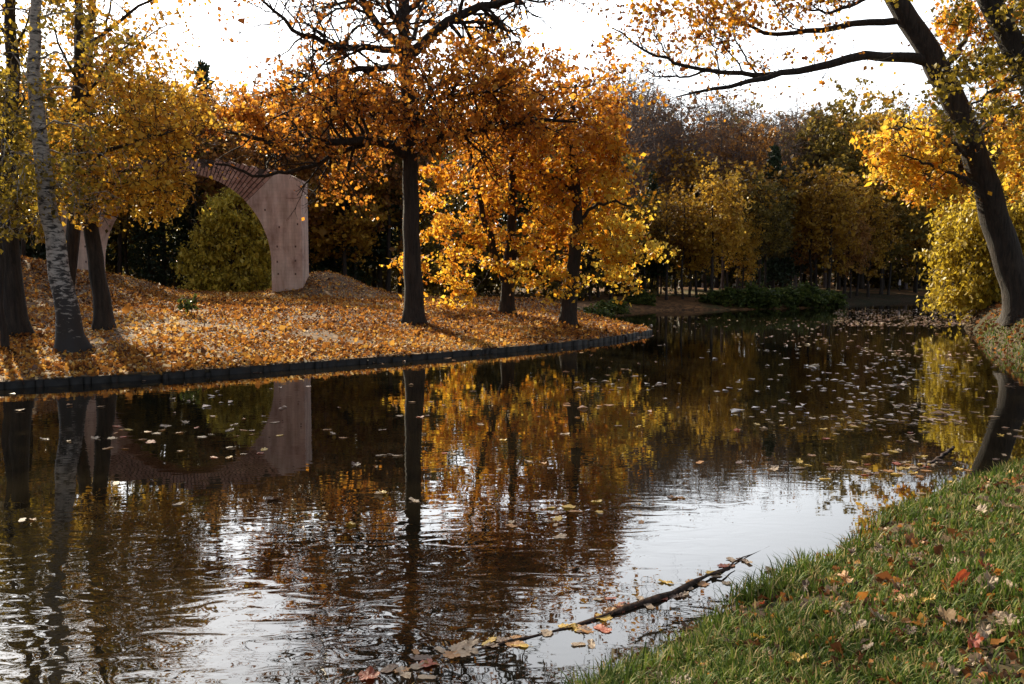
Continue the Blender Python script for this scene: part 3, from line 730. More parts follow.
# ---- the group on the left
def left_trees():
    # white birch
    D = 21.0; T = Tree(41); b = at(72, 348, D); base = np.array([b[0], D, hz(b[0], D) - 0.12])
    T.trunk([base] + px_line([(71, 335), (66, 300), (58, 262), (50, 230), (43, 180), (38, 130), (35, 80), (34, 20), (36, -50), (33, -130)], D), 0.26, 0.05, 24, 1.45)
    for pts, r, s in (([(36, 60), (55, 50), (66, 60), (76, 62)], 0.03, -0.8), ([(36, 100), (25, 70), (12, 45)], 0.03, 1), ([(37, 20), (52, 12), (64, 8)], 0.03, 1),
                      ([(38, 130), (60, 120), (85, 130)], 0.03, -1), ([(42, 170), (20, 150), (2, 150)], 0.035, -1.2), ([(37, 110), (52, 85), (75, 80), (95, 95)], 0.03, 1.5)):
        T.limb(px_line(pts, D, s), r, 0.01, 8)
    rng = T.rng
    tg = np.concatenate([ell(rng, 50, 150, 55, 70, D, 1.6, 34), ell(rng, 20, 205, 40, 35, D, 1.4, 20), ell(rng, 60, 40, 60, 60, D, 1.8, 16), ell(rng, 40, -60, 70, 60, D, 2.0, 20)])
    T.reach(tg, np.where(tg[:, 2] > at(0, 90, D)[2], 0.75, 0.5), 5.0, 0.10, 1, 0.6, 4, rmax=0.04, droop=0.12, loose=0.3)
    T.build('birch_tree', base, 'white barked birch leaning left over the leaf covered bank', 'birch tree', mt='birch', ml='olivegold')
    # dark tree at the frame edge
    D = 22.5; T = Tree(42); b = at(18, 345, D); base = np.array([b[0], D, hz(b[0], D) - 0.12])
    T.trunk([base] + px_line([(17, 330), (13, 290), (9, 250), (8, 200), (10, 130), (12, 60), (10, 0), (8, -90)], D), 0.27, 0.07, 18, 1.3)
    for pts, r, s in (([(10, 130), (22, 105), (30, 80)], 0.04, 1), ([(11, 70), (20, 40), (28, 20), (34, 0)], 0.05, -1), ([(9, 170), (-15, 140), (-40, 120)], 0.06, 0), ([(11, 40), (-10, 10), (-30, -20)], 0.06, 1)):
        T.limb(px_line(pts, D, s), r, 0.012, 8)
    rng = T.rng
    tg = np.concatenate([ell(rng, 5, 170, 45, 50, D, 1.8, 30), ell(rng, 0, 90, 45, 60, D, 1.8, 20), ell(rng, 10, -30, 70, 70, D, 2.2, 26)])
    T.reach(tg, np.full(len(tg), 0.5), 5.0, 0.12, 1, 0.65, 4, rmax=0.04, loose=0.3)
    T.build('lime_tree', base, 'dark straight trunk with dull gold leaves at the left edge', 'tree', mt='dark', ml='olivegold')
    # thin stem in front of it
    D = 20.5; T = Tree(43); b = at(5, 352, D); base = np.array([b[0], D, hz(b[0], D) - 0.1])
    T.trunk([base] + px_line([(4, 335), (1, 300), (-3, 240), (-4, 170), (-2, 90)], D), 0.09, 0.03, 12, 1.2)
    rng = T.rng; tg = ell(rng, -8, 150, 30, 60, D, 1.0, 16)
    T.reach(tg, np.full(len(tg), 0.6), 5.0, 0.11, 1, 0.5, 4, rmax=0.025, loose=0.3)
    T.build('sapling', base, 'thin young tree stem at the far left frame edge', 'young tree', mt='dark', ml='olivegold')
    # leaning dark trunk beside the birch
    D = 24.0; T = Tree(44); b = at(103, 333, D); base = np.array([b[0], D, hz(b[0], D) - 0.12])
    T.trunk([base] + px_line([(102, 322), (99, 285), (95, 250), (90, 222), (84, 195), (79, 150), (77, 100), (78, 50), (79, 0), (77, -80)], D), 0.225, 0.06, 22, 1.2)
    for pts, r, s in (([(82, 180), (105, 150), (140, 140), (175, 130)], 0.07, -1.5), ([(78, 110), (100, 70), (130, 40), (140, 25)], 0.05, -0.5), ([(80, 160), (120, 175), (160, 165), (195, 170)], 0.06, 1.0),
                      ([(78, 60), (105, 30), (150, 0), (190, -30)], 0.06, 1.5), ([(78, 80), (60, 50), (50, 20)], 0.05, -1)):
        T.limb(px_line(pts, D, s), r, 0.014, 10)
    rng = T.rng; tg = []; tn = []
    for (x, y, wx, wy, wd, n, t) in ((130, 150, 75, 50, 2.2, 95, 0.72), (165, 125, 50, 45, 1.8, 50, 0.78), (120, 195, 65, 22, 1.5, 46, 0.9), (165, 185, 35, 22, 1.3, 26, 0.9), (110, 95, 55, 40, 2.0, 40, 0.6), (95, 30, 60, 40, 2.2, 26, 0.6), (110, -50, 90, 60, 2.5, 30, 0.6)):
        tg.append(ell(rng, x, y, wx, wy, D, wd, n)); tn += [t] * n
    T.reach(np.concatenate(tg), np.array(tn), 4.0, 0.115, 1, 0.70, 4, rmax=0.05, loose=0.3)
    def clear(P, rng):
        x, y = proj(P); u = rng.random(len(P))
        return ~((x > 190 + 8 * np.sin(y / 9)) & (y > 128) & (u > 0.05)) & ~((y > 222 + 10 * np.sin(x / 11)) & (u > 0.1))
    T.keep(clear)
    T.build('lime_tree', base, 'golden leafed tree on a dark leaning trunk just right of the birch', 'tree', mt='dark', ml='gold')
    # darker trunk behind the birch
    D = 28.0; T = Tree(45); b = at(66, 322, D); base = np.array([b[0], D, hz(b[0], D) - 0.12])
    T.trunk([base] + px_line([(66, 312), (67, 280), (71, 240), (77, 200), (84, 150), (89, 100), (90, 50), (92, 0), (93, -70)], D), 0.24, 0.07, 18, 1.2)
    for pts, r, s in (([(89, 100), (115, 70), (135, 50), (160, 10)], 0.05, 1), ([(90, 60), (110, 20), (112, -20)], 0.06, -1), ([(86, 140), (60, 110), (40, 100)], 0.05, 1.0),
                      ([(110, 80), (135, 45), (155, 28), (190, 22)], 0.035, 1.0)):
        T.limb(px_line(pts, D, s), r, 0.014, 10)
    rng = T.rng; tg = []; tn = []
    for (x, y, wx, wy, wd, n, t) in ((95, 120, 70, 45, 2.4, 60, 0.55), (150, 95, 50, 35, 2.0, 40, 0.62), (120, 40, 60, 45, 2.4, 26, 0.55), (60, 60, 50, 50, 2.4, 20, 0.5), (110, -50, 80, 50, 2.6, 24, 0.5), (185, 118, 30, 25, 1.6, 24, 0.6)):
        tg.append(ell(rng, x, y, wx, wy, D, wd, n)); tn += [t] * n
    T.reach(np.concatenate(tg), np.array(tn), 3.6, 0.125, 1, 0.72, 4, rmax=0.05, loose=0.3)
    T.keep(lambda P, rng: ~((proj(P)[0] > 194) & (proj(P)[1] > 120) & (rng.random(len(P)) > 0.05)))
    T.build('lime_tree', base, 'dark trunk half hidden behind the birch, gold leaves overhead', 'tree', mt='dark', ml='gold')
left_trees()

# ---- leaning tree on the right bank
def right_tree():
    D = 27.5; T = Tree(51); b = at(1023, 305, D); base = np.array([b[0], D, hz(b[0], D) - 0.15])
    T.trunk([base] + px_line([(1019, 295), (1011, 268), (1002, 236), (989, 195), (975, 152), (957, 105), (934, 62), (914, 25), (890, -8), (868, -45), (850, -90)], D), 0.44, 0.25, 26, 1.25, 0.02)
    L = [
     ([(930, 62), (912, 53), (885, 55), (850, 59), (820, 66), (798, 72), (782, 71), (765, 78), (740, 86), (705, 92), (676, 97)], 0.17, -2.0),
     ([(775, 74), (745, 73), (717, 72), (699, 70), (670, 61), (650, 55), (635, 44), (614, 29)], 0.085, -1.5),
     ([(705, 71), (688, 77), (660, 76), (645, 73)], 0.04, 0.4),
     ([(915, 22), (890, 20), (862, 20), (840, 28), (815, 31), (790, 35), (760, 36), (735, 18), (715, -10)], 0.12, 1.5),
     ([(893, -5), (865, -2), (845, 8), (820, 15), (800, 5)], 0.08, -1.0),
     ([(870, -40), (830, -45), (780, -40), (730, -30), (690, -15)], 0.12, -1.0),
     ([(940, 75), (960, 50), (975, 20), (1000, -10)], 0.11, 2.0),
     ([(968, 148), (990, 120), (1015, 105), (1045, 95)], 0.09, 1.5),
     ([(985, 192), (960, 175), (930, 165), (900, 155)], 0.07, -1.2),
     ([(975, 165), (950, 140), (920, 128), (890, 128)], 0.06, -0.6),
     ([(760, 76), (745, 60), (735, 40), (732, 10)], 0.035, 1.0), ([(745, 73), (728, 50), (712, 30), (700, 10)], 0.03, -1.0),
     ([(720, 72), (715, 46), (705, 38), (690, 25)], 0.028, 0.6), ([(670, 61), (655, 35), (650, 12)], 0.025, 0.5), ([(800, 34), (780, 12), (770, -10)], 0.03, 0.8),
    ]
    rng = T.rng
    for i, (pts, r, sl) in enumerate(L):
        p, rr = T.limb(px_line(pts, D, sl), r, 0.018, 16, 0.03)
        if i in (6, 7): continue
        if i in (8, 9): continue
        for j in range(5, len(p)):
            for _ in range(2):
                dn = nz(p[min(j + 1, len(p) - 1)] - p[j - 1])
                T.spray(p[j], dn * 0.6 + rng.normal(0, 0.7, 3) + np.array([0, 0, 0.55]), rng.uniform(0.7, 1.4), min(0.016, rr[j] * 0.5), 2, 2.4 if p[j][2] > at(0, 60, D)[2] else 0.9, 0.125, 0.42, 0.8, 3, loose=0.25)
    low = len(T.LP)
    tg = []; tn = []
    for (x, y, wx, wy, wd, n, t) in ((905, 140, 34, 14, 1.2, 24, 0.74), (915, 165, 40, 14, 1.2, 28, 0.78), (945, 185, 25, 20, 1.2, 20, 0.72), (985, 60, 45, 45, 2.0, 40, 0.66), (1000, 130, 40, 40, 1.8, 40, 0.72),
                                     (985, 10, 60, 30, 2.2, 26, 0.55), (1010, 180, 22, 24, 1.4, 16, 0.75), (920, 130, 22, 10, 1.0, 10, 0.95), (960, 20, 30, 30, 1.5, 16, 0.6)):
        tg.append(ell(rng, x, y, wx, wy, D, wd, n)); tn += [t] * n
    T.reach(np.concatenate(tg), np.array(tn), 6.5, 0.125, 1, 0.55, 4, rmax=0.05, loose=0.3)
    tp = np.stack(proj(T.trunks[0][0]), 1)
    def clear(P, rng):
        x, y = proj(P); d = np.full(len(P), 1e9)
        for a_, b_ in zip(tp[:-1], tp[1:]):
            ab = b_ - a_; t_ = np.clip(((x - a_[0]) * ab[0] + (y - a_[1]) * ab[1]) / (ab @ ab + 1e-9), 0, 1)
            d = np.minimum(d, np.hypot(x - a_[0] - t_ * ab[0], y - a_[1] - t_ * ab[1]))
        return (d > 19) | (rng.random(len(P)) < 0.12)
    T.keep(clear)
    T.build('oak_tree', base, 'massive dark trunk leaning left over the pond on the right bank', 'oak tree', mt='dark', ml='gold2')
    # second trunk, upper right corner
    D = 19.0; T = Tree(52); bx, by = 13.6, D; base = np.array([bx, by, hz(bx, by) - 0.1])
    T.trunk([base] + px_line([(1135, 250), (1105, 190), (1062, 125), (1026, 72), (1008, 36), (990, 0), (968, -45), (950, -90)], D), 0.42, 0.14, 20, 1.25)
    T.limb(px_line([(1026, 72), (1010, 78), (985, 95), (970, 110)], D, -0.6), 0.05, 0.015)
    rng = T.rng; tg = np.concatenate([ell(rng, 990, 85, 40, 45, D, 1.6, 26), ell(rng, 1010, 20, 40, 40, D, 1.6, 18), ell(rng, 960, -60, 80, 50, D, 2.0, 26), ell(rng, 1060, 60, 50, 80, D, 2.0, 26)])
    T.reach(tg, np.full(len(tg), 0.42), 5.0, 0.115, 1, 0.55, 4, rmax=0.05, loose=0.3)
    T.build('oak_tree', base, 'second dark trunk slanting through the upper right corner', 'oak tree', mt='dark', ml='olivegold')
right_tree()

LM['willow'] = leaf_mat('willow_leaves', [(0.0, (0.22, 0.17, 0.03)), (0.4, (0.58, 0.45, 0.06)), (0.8, (0.76, 0.62, 0.10)), (1.0, (0.82, 0.72, 0.2))], 0.55)
# ---- willows
def willow(name, D, bpx, bpy, blobs, seed, label, leafk, size, ml, r0=0.2, mt='brown', top=None, hang=0.6, lvl=1):
    T = Tree(seed); b = at(bpx, bpy, D); base = np.array([b[0], D, hz(b[0], D) - 0.1])
    tx, ty = top; T.trunk([base] + px_line([(bpx, bpy - 12), ((bpx + tx) / 2, (bpy + ty) / 2), (tx, ty)], D), r0, 0.04, 12, 1.2)
    rng = T.rng; tg = []; tn = []
    for (x, y, wx, wy, wd, n, t) in blobs: tg.append(ell(rng, x, y, wx, wy, D, wd, n)); tn += [t] * n
    T.reach(np.concatenate(tg), np.array(tn), leafk, size, lvl, 0.9, 4, droop=0.18, hang=hang, rmax=0.05, loose=0.26)
    tgs = np.concatenate(tg)
    for k in rng.permutation(len(tgs))[: len(tgs) // 5]:
        T.spray(tgs[k] + rng.normal(0, 0.3, 3), np.array([rng.normal(0, 0.35), rng.normal(0, 0.35), -1.0 if hang > 0.8 else rng.normal(0, 0.8)]), rng.uniform(1.3, 2.4), 0.012, 1, leafk * 0.9, size, tn[k] + 0.1, 0.35, 5, 0.25, 0.12)
    return T.build(name, base, label, 'willow tree', mt=mt, ml=ml, leaf=dict(droop=1.2, aspect=0.55))
willow('willow_tree', 40.0, 1000, 294, ((982, 245, 32, 30, 2.4, 80, 0.62), (1000, 212, 34, 30, 2.4, 64, 0.75), (1010, 185, 24, 22, 1.8, 30, 0.7), (966, 278, 20, 18, 1.8, 34, 0.72), (996, 280, 22, 16, 1.8, 26, 0.5), (960, 225, 14, 14, 1.2, 16, 0.8), (1040, 230, 45, 60, 2.5, 80, 0.6)), 61,
       'rounded yellow willow overhanging the water behind the leaning trunk', 8.0, 0.20, 'yellow', 0.22, top=(1005, 200))
willow('willow_tree', 53.0, 232, 300, ((242, 200, 26, 26, 2.0, 40, 0.55), (225, 225, 24, 24, 2.0, 34, 0.45), (254, 240, 26, 34, 2.2, 50, 0.48), (212, 258, 26, 24, 2.0, 36, 0.4), (240, 275, 24, 18, 2.0, 26, 0.45), (268, 282, 18, 18, 1.8, 20, 0.5), (200, 285, 14, 14, 1.5, 12, 0.4)), 62,
       'weeping olive yellow willow seen through the ruined arch', 8.0, 0.24, 'willow', 0.22, top=(236, 205), hang=1.0)


# ------------------------------------------------------------------ the wood
def proto_decid(seed, H, cw, c0, leafk, size, tint=0.5, n=70, stem=0.16, L=1.1, lvl=1):
    T = Tree(seed); rng = T.rng
    p = [np.array([0, 0, -0.4])] + [np.array([rng.normal(0, 0.012 * H), rng.normal(0, 0.012 * H), H * t]) for t in (0.25, 0.5, 0.75, 0.95)]
    T.trunk(p, stem, 0.03, 12, 1.25)
    v = rng.normal(0, 1, (n, 3)); v /= np.linalg.norm(v, axis=1)[:, None]; r = rng.uniform(0.3, 1, n) ** 0.6
    zc = (c0 + 1) / 2 * H; hz_ = (1 - c0) / 2 * H
    tg = np.array([0, 0, zc]) + v * r[:, None] * np.array([cw, cw, hz_])
    # lobed outline
    T.reach(tg, np.clip(tint + rng.normal(0, 0.12, n), 0, 1), leafk, size, lvl, L, 4, rmax=0.06, loose=0.3)
    return T
def proto_bare(seed, H, cw):
    T = Tree(seed); rng = T.rng
    p = [np.array([0, 0, -0.4])] + [np.array([rng.normal(0, 0.012 * H), rng.normal(0, 0.012 * H), H * t]) for t in (0.25, 0.5, 0.75, 1.0)]
    T.trunk(p, 0.17, 0.02, 12, 1.2)
    n = 100; v = rng.normal(0, 1, (n, 3)); v /= np.linalg.norm(v, axis=1)[:, None]; r = rng.uniform(0.35, 1, n) ** 0.6
    tg = np.array([0, 0, 0.68 * H]) + v * r[:, None] * np.array([cw, cw, 0.33 * H])
    T.reach(tg, np.full(n, 0.35), 0.14, 0.2, 2, 1.6, 4, rmax=0.05, loose=0.25, arch=-0.1)
    for i, (pp, rr) in enumerate(T.twigs): T.twigs[i] = (pp, rr * 1.7)
    return T
def proto_spruce(seed, H, cw, c0=0.12):
    T = Tree(seed); rng = T.rng
    T.trunk([np.array([0, 0, -0.4]), np.array([0, 0, H * 0.5]), np.array([0, 0, H])], 0.19, 0.015, 10, 1.2, 0.01)
    z = c0 * H
    while z < H * 0.985:
        f = 1 - (z - c0 * H) / (H * (1 - c0)); Lb = cw * (f ** 0.8) * rng.uniform(0.75, 1.1) + 0.15
        k = 5 if f > 0.2 else 4; a0 = rng.random() * 6.28
        for j in range(k):
            a = a0 + j * 6.283 / k + rng.normal(0, 0.2); n = 5; q = np.linspace(0, 1, n)[:, None]
            d = np.array([math.cos(a), math.sin(a), 0])
            pts = np.array([0, 0, z]) + d * q * Lb + np.array([0, 0, 1]) * (-0.42 * q + 0.22 * q * q) * Lb
            T.limbs.append((pts, taper(0.03, 0.006, n)))
            m = int(26 * Lb) + 6; t = rng.random(m) ** 0.7; P = pts[0] + d * (t * Lb)[:, None] + np.array([0, 0, 1]) * ((-0.42 * t + 0.22 * t * t) * Lb)[:, None]
            P += rng.normal(0, 1, (m, 3)) * np.array([0.16, 0.16, 0.06]) * (0.5 + Lb * 0.3) - np.array([0, 0, 0.08])
            T.LP.append(P); T.LT.append(np.clip(rng.normal(0.5, 0.2, m), 0.02, 0.98)); T.LS.append(np.full(m, 0.34))
        z += 0.30 + 0.25 * f
    return T
KINDS = {
 'gold': ('maple_tree', 'golden leafed maple', 'maple tree', [proto_decid(s, 11, 2.2, 0.24, 6.5, 0.25, 0.6, 80) for s in (71, 72, 73)], 'dark', 'fgold', 11),
 'brown': ('oak_tree', 'brown and orange leafed oak', 'oak tree', [proto_decid(s, 13, 3.2, 0.28, 6.0, 0.26, 0.5, 80) for s in (74, 75)], 'dark', 'forange', 13),
 'olive': ('elm_tree', 'dull olive leafed tree', 'tree', [proto_decid(s, 15, 3.3, 0.3, 6.0, 0.28, 0.5, 90) for s in (76, 77, 78)], 'dark', 'folive', 15),
 'bare': ('bare_tree', 'bare grey twigged tree', 'bare tree', [proto_bare(s, 16, 2.6) for s in (79, 80, 81)], 'grey', 'forange', 16),
 'spruce': ('spruce_tree', 'dark green spruce', 'spruce tree', [proto_spruce(82, 15, 2.6), proto_spruce(83, 15, 2.3, 0.2)], 'dark', 'fgreen', 15),
 'thicket': ('thicket_bush', 'tall dark thicket bush', 'bush', [proto_decid(s, 5, 2.0, 0.02, 6.0, 0.24, 0.35, 60, 0.06) for s in (86, 87)], 'dark', 'folive', 5),
 'pole': ('young_tree', 'slim young tree', 'young tree', [proto_decid(s, 9, 1.5, 0.5, 4.0, 0.24, 0.4, 30, 0.11) for s in (84, 85)], 'dark', 'fgold', 9),
}
PROTO = {}
for k, (nm, ph, cat, Ts, mt, ml, H) in KINDS.items():
    PROTO[k] = [T.meshes(k + '_proto', (0, 0, 0), leaf=dict(aspect=0.5 if k == 'spruce' else 0.8, droop=0.2 if k == 'spruce' else 0.5), mt=mt, ml=ml) for T in Ts]
forest = [  # kind, px, top py, depth
 # right-hand wood, first ranks
 ('gold', 712, 172, 66), ('gold', 742, 210, 70), ('gold', 690, 215, 68), ('gold', 828, 165, 76), ('gold', 868, 188, 82), ('brown', 800, 205, 84), ('gold', 916, 205, 94), ('brown', 850, 215, 78),
 ('spruce', 652, 170, 70), ('olive', 635, 195, 66), ('spruce', 772, 142, 79), ('spruce', 690, 180, 78), ('olive', 765, 190, 76), ('olive', 930, 200, 98), ('spruce', 945, 190, 104), ('spruce', 790, 170, 88),
 ('bare', 622, 74, 78), ('bare', 641, 92, 82), ('bare', 660, 112, 84), ('bare', 680, 108, 80), ('bare', 704, 97, 86), ('bare', 722, 112, 84), ('brown', 738, 120, 86), ('bare', 752, 103, 90), ('bare', 772, 115, 92),
 ('bare', 795, 106, 94), ('olive', 815, 112, 92), ('olive', 838, 94, 94), ('gold', 862, 104, 98), ('olive', 882, 106, 100), ('bare', 905, 112, 102), ('brown', 918, 118, 104), ('bare', 935, 108, 106), ('olive', 955, 112, 108), ('brown', 980, 105, 110), ('olive', 1008, 110, 110),
 ('brown', 716, 140, 92), ('brown', 698, 130, 96), ('bare', 650, 100, 96), ('bare', 632, 88, 98), ('olive', 780, 130, 104), ('brown', 760, 130, 108), ('bare', 828, 118, 110), ('bare', 730, 104, 112), ('bare', 690, 104, 112), ('brown', 870, 120, 115), ('olive', 900, 128, 115),
 ('pole', 646, 205, 66), ('pole', 657, 190, 69), ('pole', 666, 200, 65), ('pole', 676, 195, 71), ('pole', 683, 200, 66), ('pole', 697, 195, 68), ('pole', 727, 200, 74), ('pole', 856, 200, 84), ('pole', 882, 200, 90), ('pole', 740, 170, 72), ('pole', 760, 165, 78), ('pole', 785, 175, 80), ('pole', 812, 180, 78), ('pole', 843, 175, 82), ('pole', 880, 170, 88), ('pole', 915, 175, 95), ('pole', 706, 160, 76), ('pole', 672, 150, 80), ('olive', 758, 178, 72), ('olive', 888, 190, 88), ('pole', 610, 205, 64), ('pole', 598, 205, 66), ('pole', 625, 210, 68),
 ('spruce', 606, 150, 72), ('olive', 590, 130, 70), ('spruce', 570, 120, 74), ('olive', 545, 110, 70), ('spruce', 528, 130, 72), ('olive', 505, 120, 74), ('spruce', 480, 130, 70), ('olive', 455, 120, 68), ('spruce', 435, 140, 70), ('bare', 610, 80, 90), ('bare', 595, 90, 92), ('bare', 628, 84, 88), ('bare', 648, 96, 90), ('bare', 616, 96, 86), ('bare', 636, 100, 94),
 # left of the oak, behind the arch
 ('olive', 400, 100, 64), ('spruce', 380, 112, 62), ('olive', 355, 98, 60), ('spruce', 335, 104, 60), ('olive', 318, 104, 62), ('brown', 300, 100, 64), ('brown', 375, 100, 66), ('gold', 345, 150, 57), ('brown', 232, 86, 59), ('brown', 268, 92, 63), ('brown', 345, 84, 58), ('brown', 388, 88, 60), ('olive', 165, 78, 57), ('olive', 120, 76, 56), ('olive', 305, 84, 67), ('olive', 365, 80, 68), ('spruce', 325, 84, 64), ('brown', 268, 112, 56), ('olive', 22, 60, 38), ('gold', -55, 40, 36), ('olive', -120, 20, 33), ('gold', 60, 85, 44), ('gold', 310, 172, 58), ('spruce', 208, 56, 64), ('spruce', 192, 110, 60), ('olive', 165, 100, 62), ('spruce', 150, 160, 56), ('olive', 130, 140, 60),
 ('spruce', 118, 130, 64), ('olive', 95, 120, 62), ('spruce', 70, 130, 58), ('olive', 45, 120, 60), ('spruce', 25, 140, 56), ('olive', 0, 120, 58), ('olive', -30, 120, 58), ('olive', 240, 110, 72), ('spruce', 290, 150, 72), ('spruce', 175, 120, 72), ('brown', 225, 120, 66), ('bare', 235, 95, 80), ('bare', 380, 110, 80), ('olive', 420, 120, 80),
]
rgf = np.random.default_rng(99)
for i in range(30): forest.append(('thicket', -40 + i * 24 + rgf.uniform(-8, 8), 222 + rgf.uniform(-14, 18), rgf.uniform(62, 76)))
for i in range(16): forest.append(('thicket', 600 + i * 26 + rgf.uniform(-8, 8), 236 + rgf.uniform(-10, 14), rgf.uniform(98, 112)))
for i in range(9): forest.append((['olive', 'brown', 'spruce'][i % 3], -150 + i * 24, 70 + rgf.uniform(-10, 30), rgf.uniform(47, 56)))
for i in range(22): forest.append((['bare', 'brown', 'bare', 'olive'][i % 4], 606 + i * 18 + rgf.uniform(-6, 6), 116 + rgf.uniform(-10, 14), rgf.uniform(96, 113)))
for i in range(30): forest.append((['olive', 'brown', 'spruce'][i % 3], -60 + i * 38 + rgf.uniform(-8, 8), 134 + rgf.uniform(-8, 14), rgf.uniform(140, 165)))
for i in range(46):
    px = -60 + i * 25 + rgf.uniform(-8, 8); forest.append((['olive', 'spruce', 'bare', 'brown', 'olive', 'spruce'][i % 6], px, 128 + rgf.uniform(-8, 14), rgf.uniform(116, 134)))
def zone_phrase(px, d):
    if d > 138: return 'on the farthest rise'
    if d > 115: return 'in the deepest rank of the wood'
    if d > 95 and 600 < px < 1010: return 'in the back rank past the far shrubs'
    if px < 60: return 'behind the birch and left trunks'
    if px < 200: return 'in the wood behind the left pier'
    if px < 320: return 'in the wood behind the arch'
    if px < 430: return 'between the arch and the big oak'
    if px < 600: return 'in the wood behind the golden maples'
    if px < 705: return 'left of the far shrubs'
    if px < 840: return 'behind the far shrubs'
    if px < 940: return 'between the shrubs and the yellow willow'
    return 'behind the yellow willow'
ORD = ['leftmost', 'second', 'third', 'fourth', 'fifth', 'sixth', 'seventh', 'eighth', 'ninth', 'tenth', 'eleventh', 'twelfth', 'thirteenth', 'fourteenth', 'fifteenth', 'sixteenth'] + [f'{w}' for w in ('seventeenth eighteenth nineteenth twentieth'.split() + ['twenty-' + x for x in 'first second third fourth fifth sixth seventh eighth ninth'.split()] + ['thirtieth', 'thirty-first', 'thirty-second'])]
buckets = {}
for f in forest: buckets.setdefault((f[0], zone_phrase(f[1], f[3])), []).append(f)
for (k, zp), fs in buckets.items():
    nm, ph, cat, Ts, mt, ml, H = KINDS[k]
    fs.sort(key=lambda f: f[1])
    for i, (_, px, py, d) in enumerate(fs):
        b = at(px, 300, d); z = hz(b[0], d); top = at(px, py, d)[2]; sc = (top - z) / (H * (0.98 if k not in ('spruce', 'bare') else 0.95 if k == 'bare' else 1.0))
        lab = f'{ph} {zp}' if len(fs) == 1 else (f'leftmost {ph} {zp}' if i == 0 else f'{ph} {zp}, {ORD[i]} from left')
        root = empty(nm, (b[0], d, z), lab, cat, 'trees of the far wood')
        wx = sc if k != 'bare' else 0.9 * sc
        root.rotation_euler = (0, 0, rgf.uniform(0, 6.28)); root.scale = (wx * rgf.uniform(0.9, 1.15),) * 2 + (sc,)
        for part, (me, m) in PROTO[k][int(rgf.integers(len(PROTO[k])))].items():
            obj(part, me, BARK[m] if m in BARK else LM[m], root)

# shrubs
def shrub_mesh(seed, w, h, n, size):
    T = Tree(seed); rng = T.rng
    for _ in range(7):
        a = rng.random() * 6.28; T.limb([np.array([0, 0, -0.1]), np.array([math.cos(a) * w * 0.3, math.sin(a) * w * 0.3, h * 0.45]), np.array([math.cos(a) * w * 0.55, math.sin(a) * w * 0.55, h * 0.75])], 0.03, 0.01, 6)
    v = rng.normal(0, 1, (n, 3)); v[:, 2] = np.abs(v[:, 2]); v /= np.linalg.norm(v, axis=1)[:, None]
    tg = v * (rng.uniform(0.35, 1, n) ** 0.6)[:, None] * np.array([w, w, h]) + np.array([0, 0, 0.1])
    T.reach(tg, np.clip(rng.normal(0.5, 0.15, n), 0, 1), 9, size, 1, 0.45, 3, rmax=0.02, loose=0.35)
    T.trunks = [T.limbs.pop(0)]
    return T
SH = [shrub_mesh(91, 1.2, 1.3, 60, 0.17), shrub_mesh(92, 1.3, 1.1, 60, 0.17)]
SHM = [T.meshes('shrub_proto', (0, 0, 0), mt='dark', ml='shrub') for T in SH]
shr = [(715, 63.5, 0.68, 'pale tipped low shrub at the left end of the far shore shrubs'), (735, 63.5, 0.89, 'second dark green shrub from the left on the far shore'), (757, 64, 1.02, 'third dark green shrub from the left on the far shore'),
       (780, 65, 0.98, 'middle dark green shrub of the far shore row'), (802, 66.5, 1.06, 'fifth dark shrub from the left on the far shore'), (824, 68.5, 0.94, 'rightmost dark shrub of the far shore row'),
       (594, 47, 0.55, 'dark shrub right of the leaning golden tree trunk'), (612, 52, 0.55, 'small dark shrub beyond the tip of the leaf bank'), (640, 62, 0.6, 'low shrub at the head of the inlet')]
for i, (px, d, s, lab) in enumerate(shr):
    b = at(px, 300, d); root = empty('shrub', (b[0], d, hz(b[0], d)), lab, 'shrub', 'shrubs on the far shore'); root.scale = (s * 1.25, s * 1.25, s); root.rotation_euler = (0, 0, i * 1.3)
    for part, (me, m) in SHM[i % 2].items():
        obj({'trunk': 'stem', 'branches': 'branches', 'crown': 'foliage'}[part], me, BARK[m] if m in BARK else LM[m], root)

# ------------------------------------------------------------------ leaves and grass
def in_view(p, margin=60):
    x, y = proj(p); return (p[:, 1] > 0.5) & (x > -margin) & (x < 1024 + margin) & (y < 684 + margin)
def tri_sample(zone, n_per, lim, rng):
    f = TF[TZ == zone]; a, b, c = TV[f[:, 0]], TV[f[:, 1]], TV[f[:, 2]]
    cen = (a + b + c) / 3; ok = lim(cen); a, b, c, cen = a[ok], b[ok], c[ok], cen[ok]
    ar = 0.5 * np.linalg.norm(np.cross(b - a, c - a), axis=1); dens = n_per(cen)
    k = rng.poisson(ar * dens); i = np.repeat(np.arange(len(k)), k); u = rng.random((len(i), 2)); s = u.sum(1) > 1; u[s] = 1 - u[s]
    return a[i] + (b[i] - a[i]) * u[:, :1] + (c[i] - a[i]) * u[:, 1:]
rgl = np.random.default_rng(123)
P = tri_sample(2, lambda c: 270 * np.clip(26 / np.linalg.norm(c, axis=1), 0.3, 1.3) ** 1.5, lambda c: in_view(c, 90) & (c[:, 1] < 62), rgl)
dr = vnoise(P[:, :2], 1.7, 44) + 0.6 * vnoise(P[:, :2], 0.6, 45); kd = rgl.random(len(P)) < np.clip(0.78 + 1.3 * dr, 0.12, 1); P, dr = P[kd], dr[kd]
P[:, 2] += rgl.uniform(0.0, 0.05, len(P))
v, f, t = leaf_cards(rgl, P, 0.09, np.clip(rgl.normal(0.54, 0.25, len(P)) + 0.45 * vnoise(P[:, :2], 2.6, 46), 0, 1), 0.0, 0.30)
o = tag(obj('leaf_litter', mesh_np('leaf_litter', v, f, t), LM['litter']), kind='stuff')

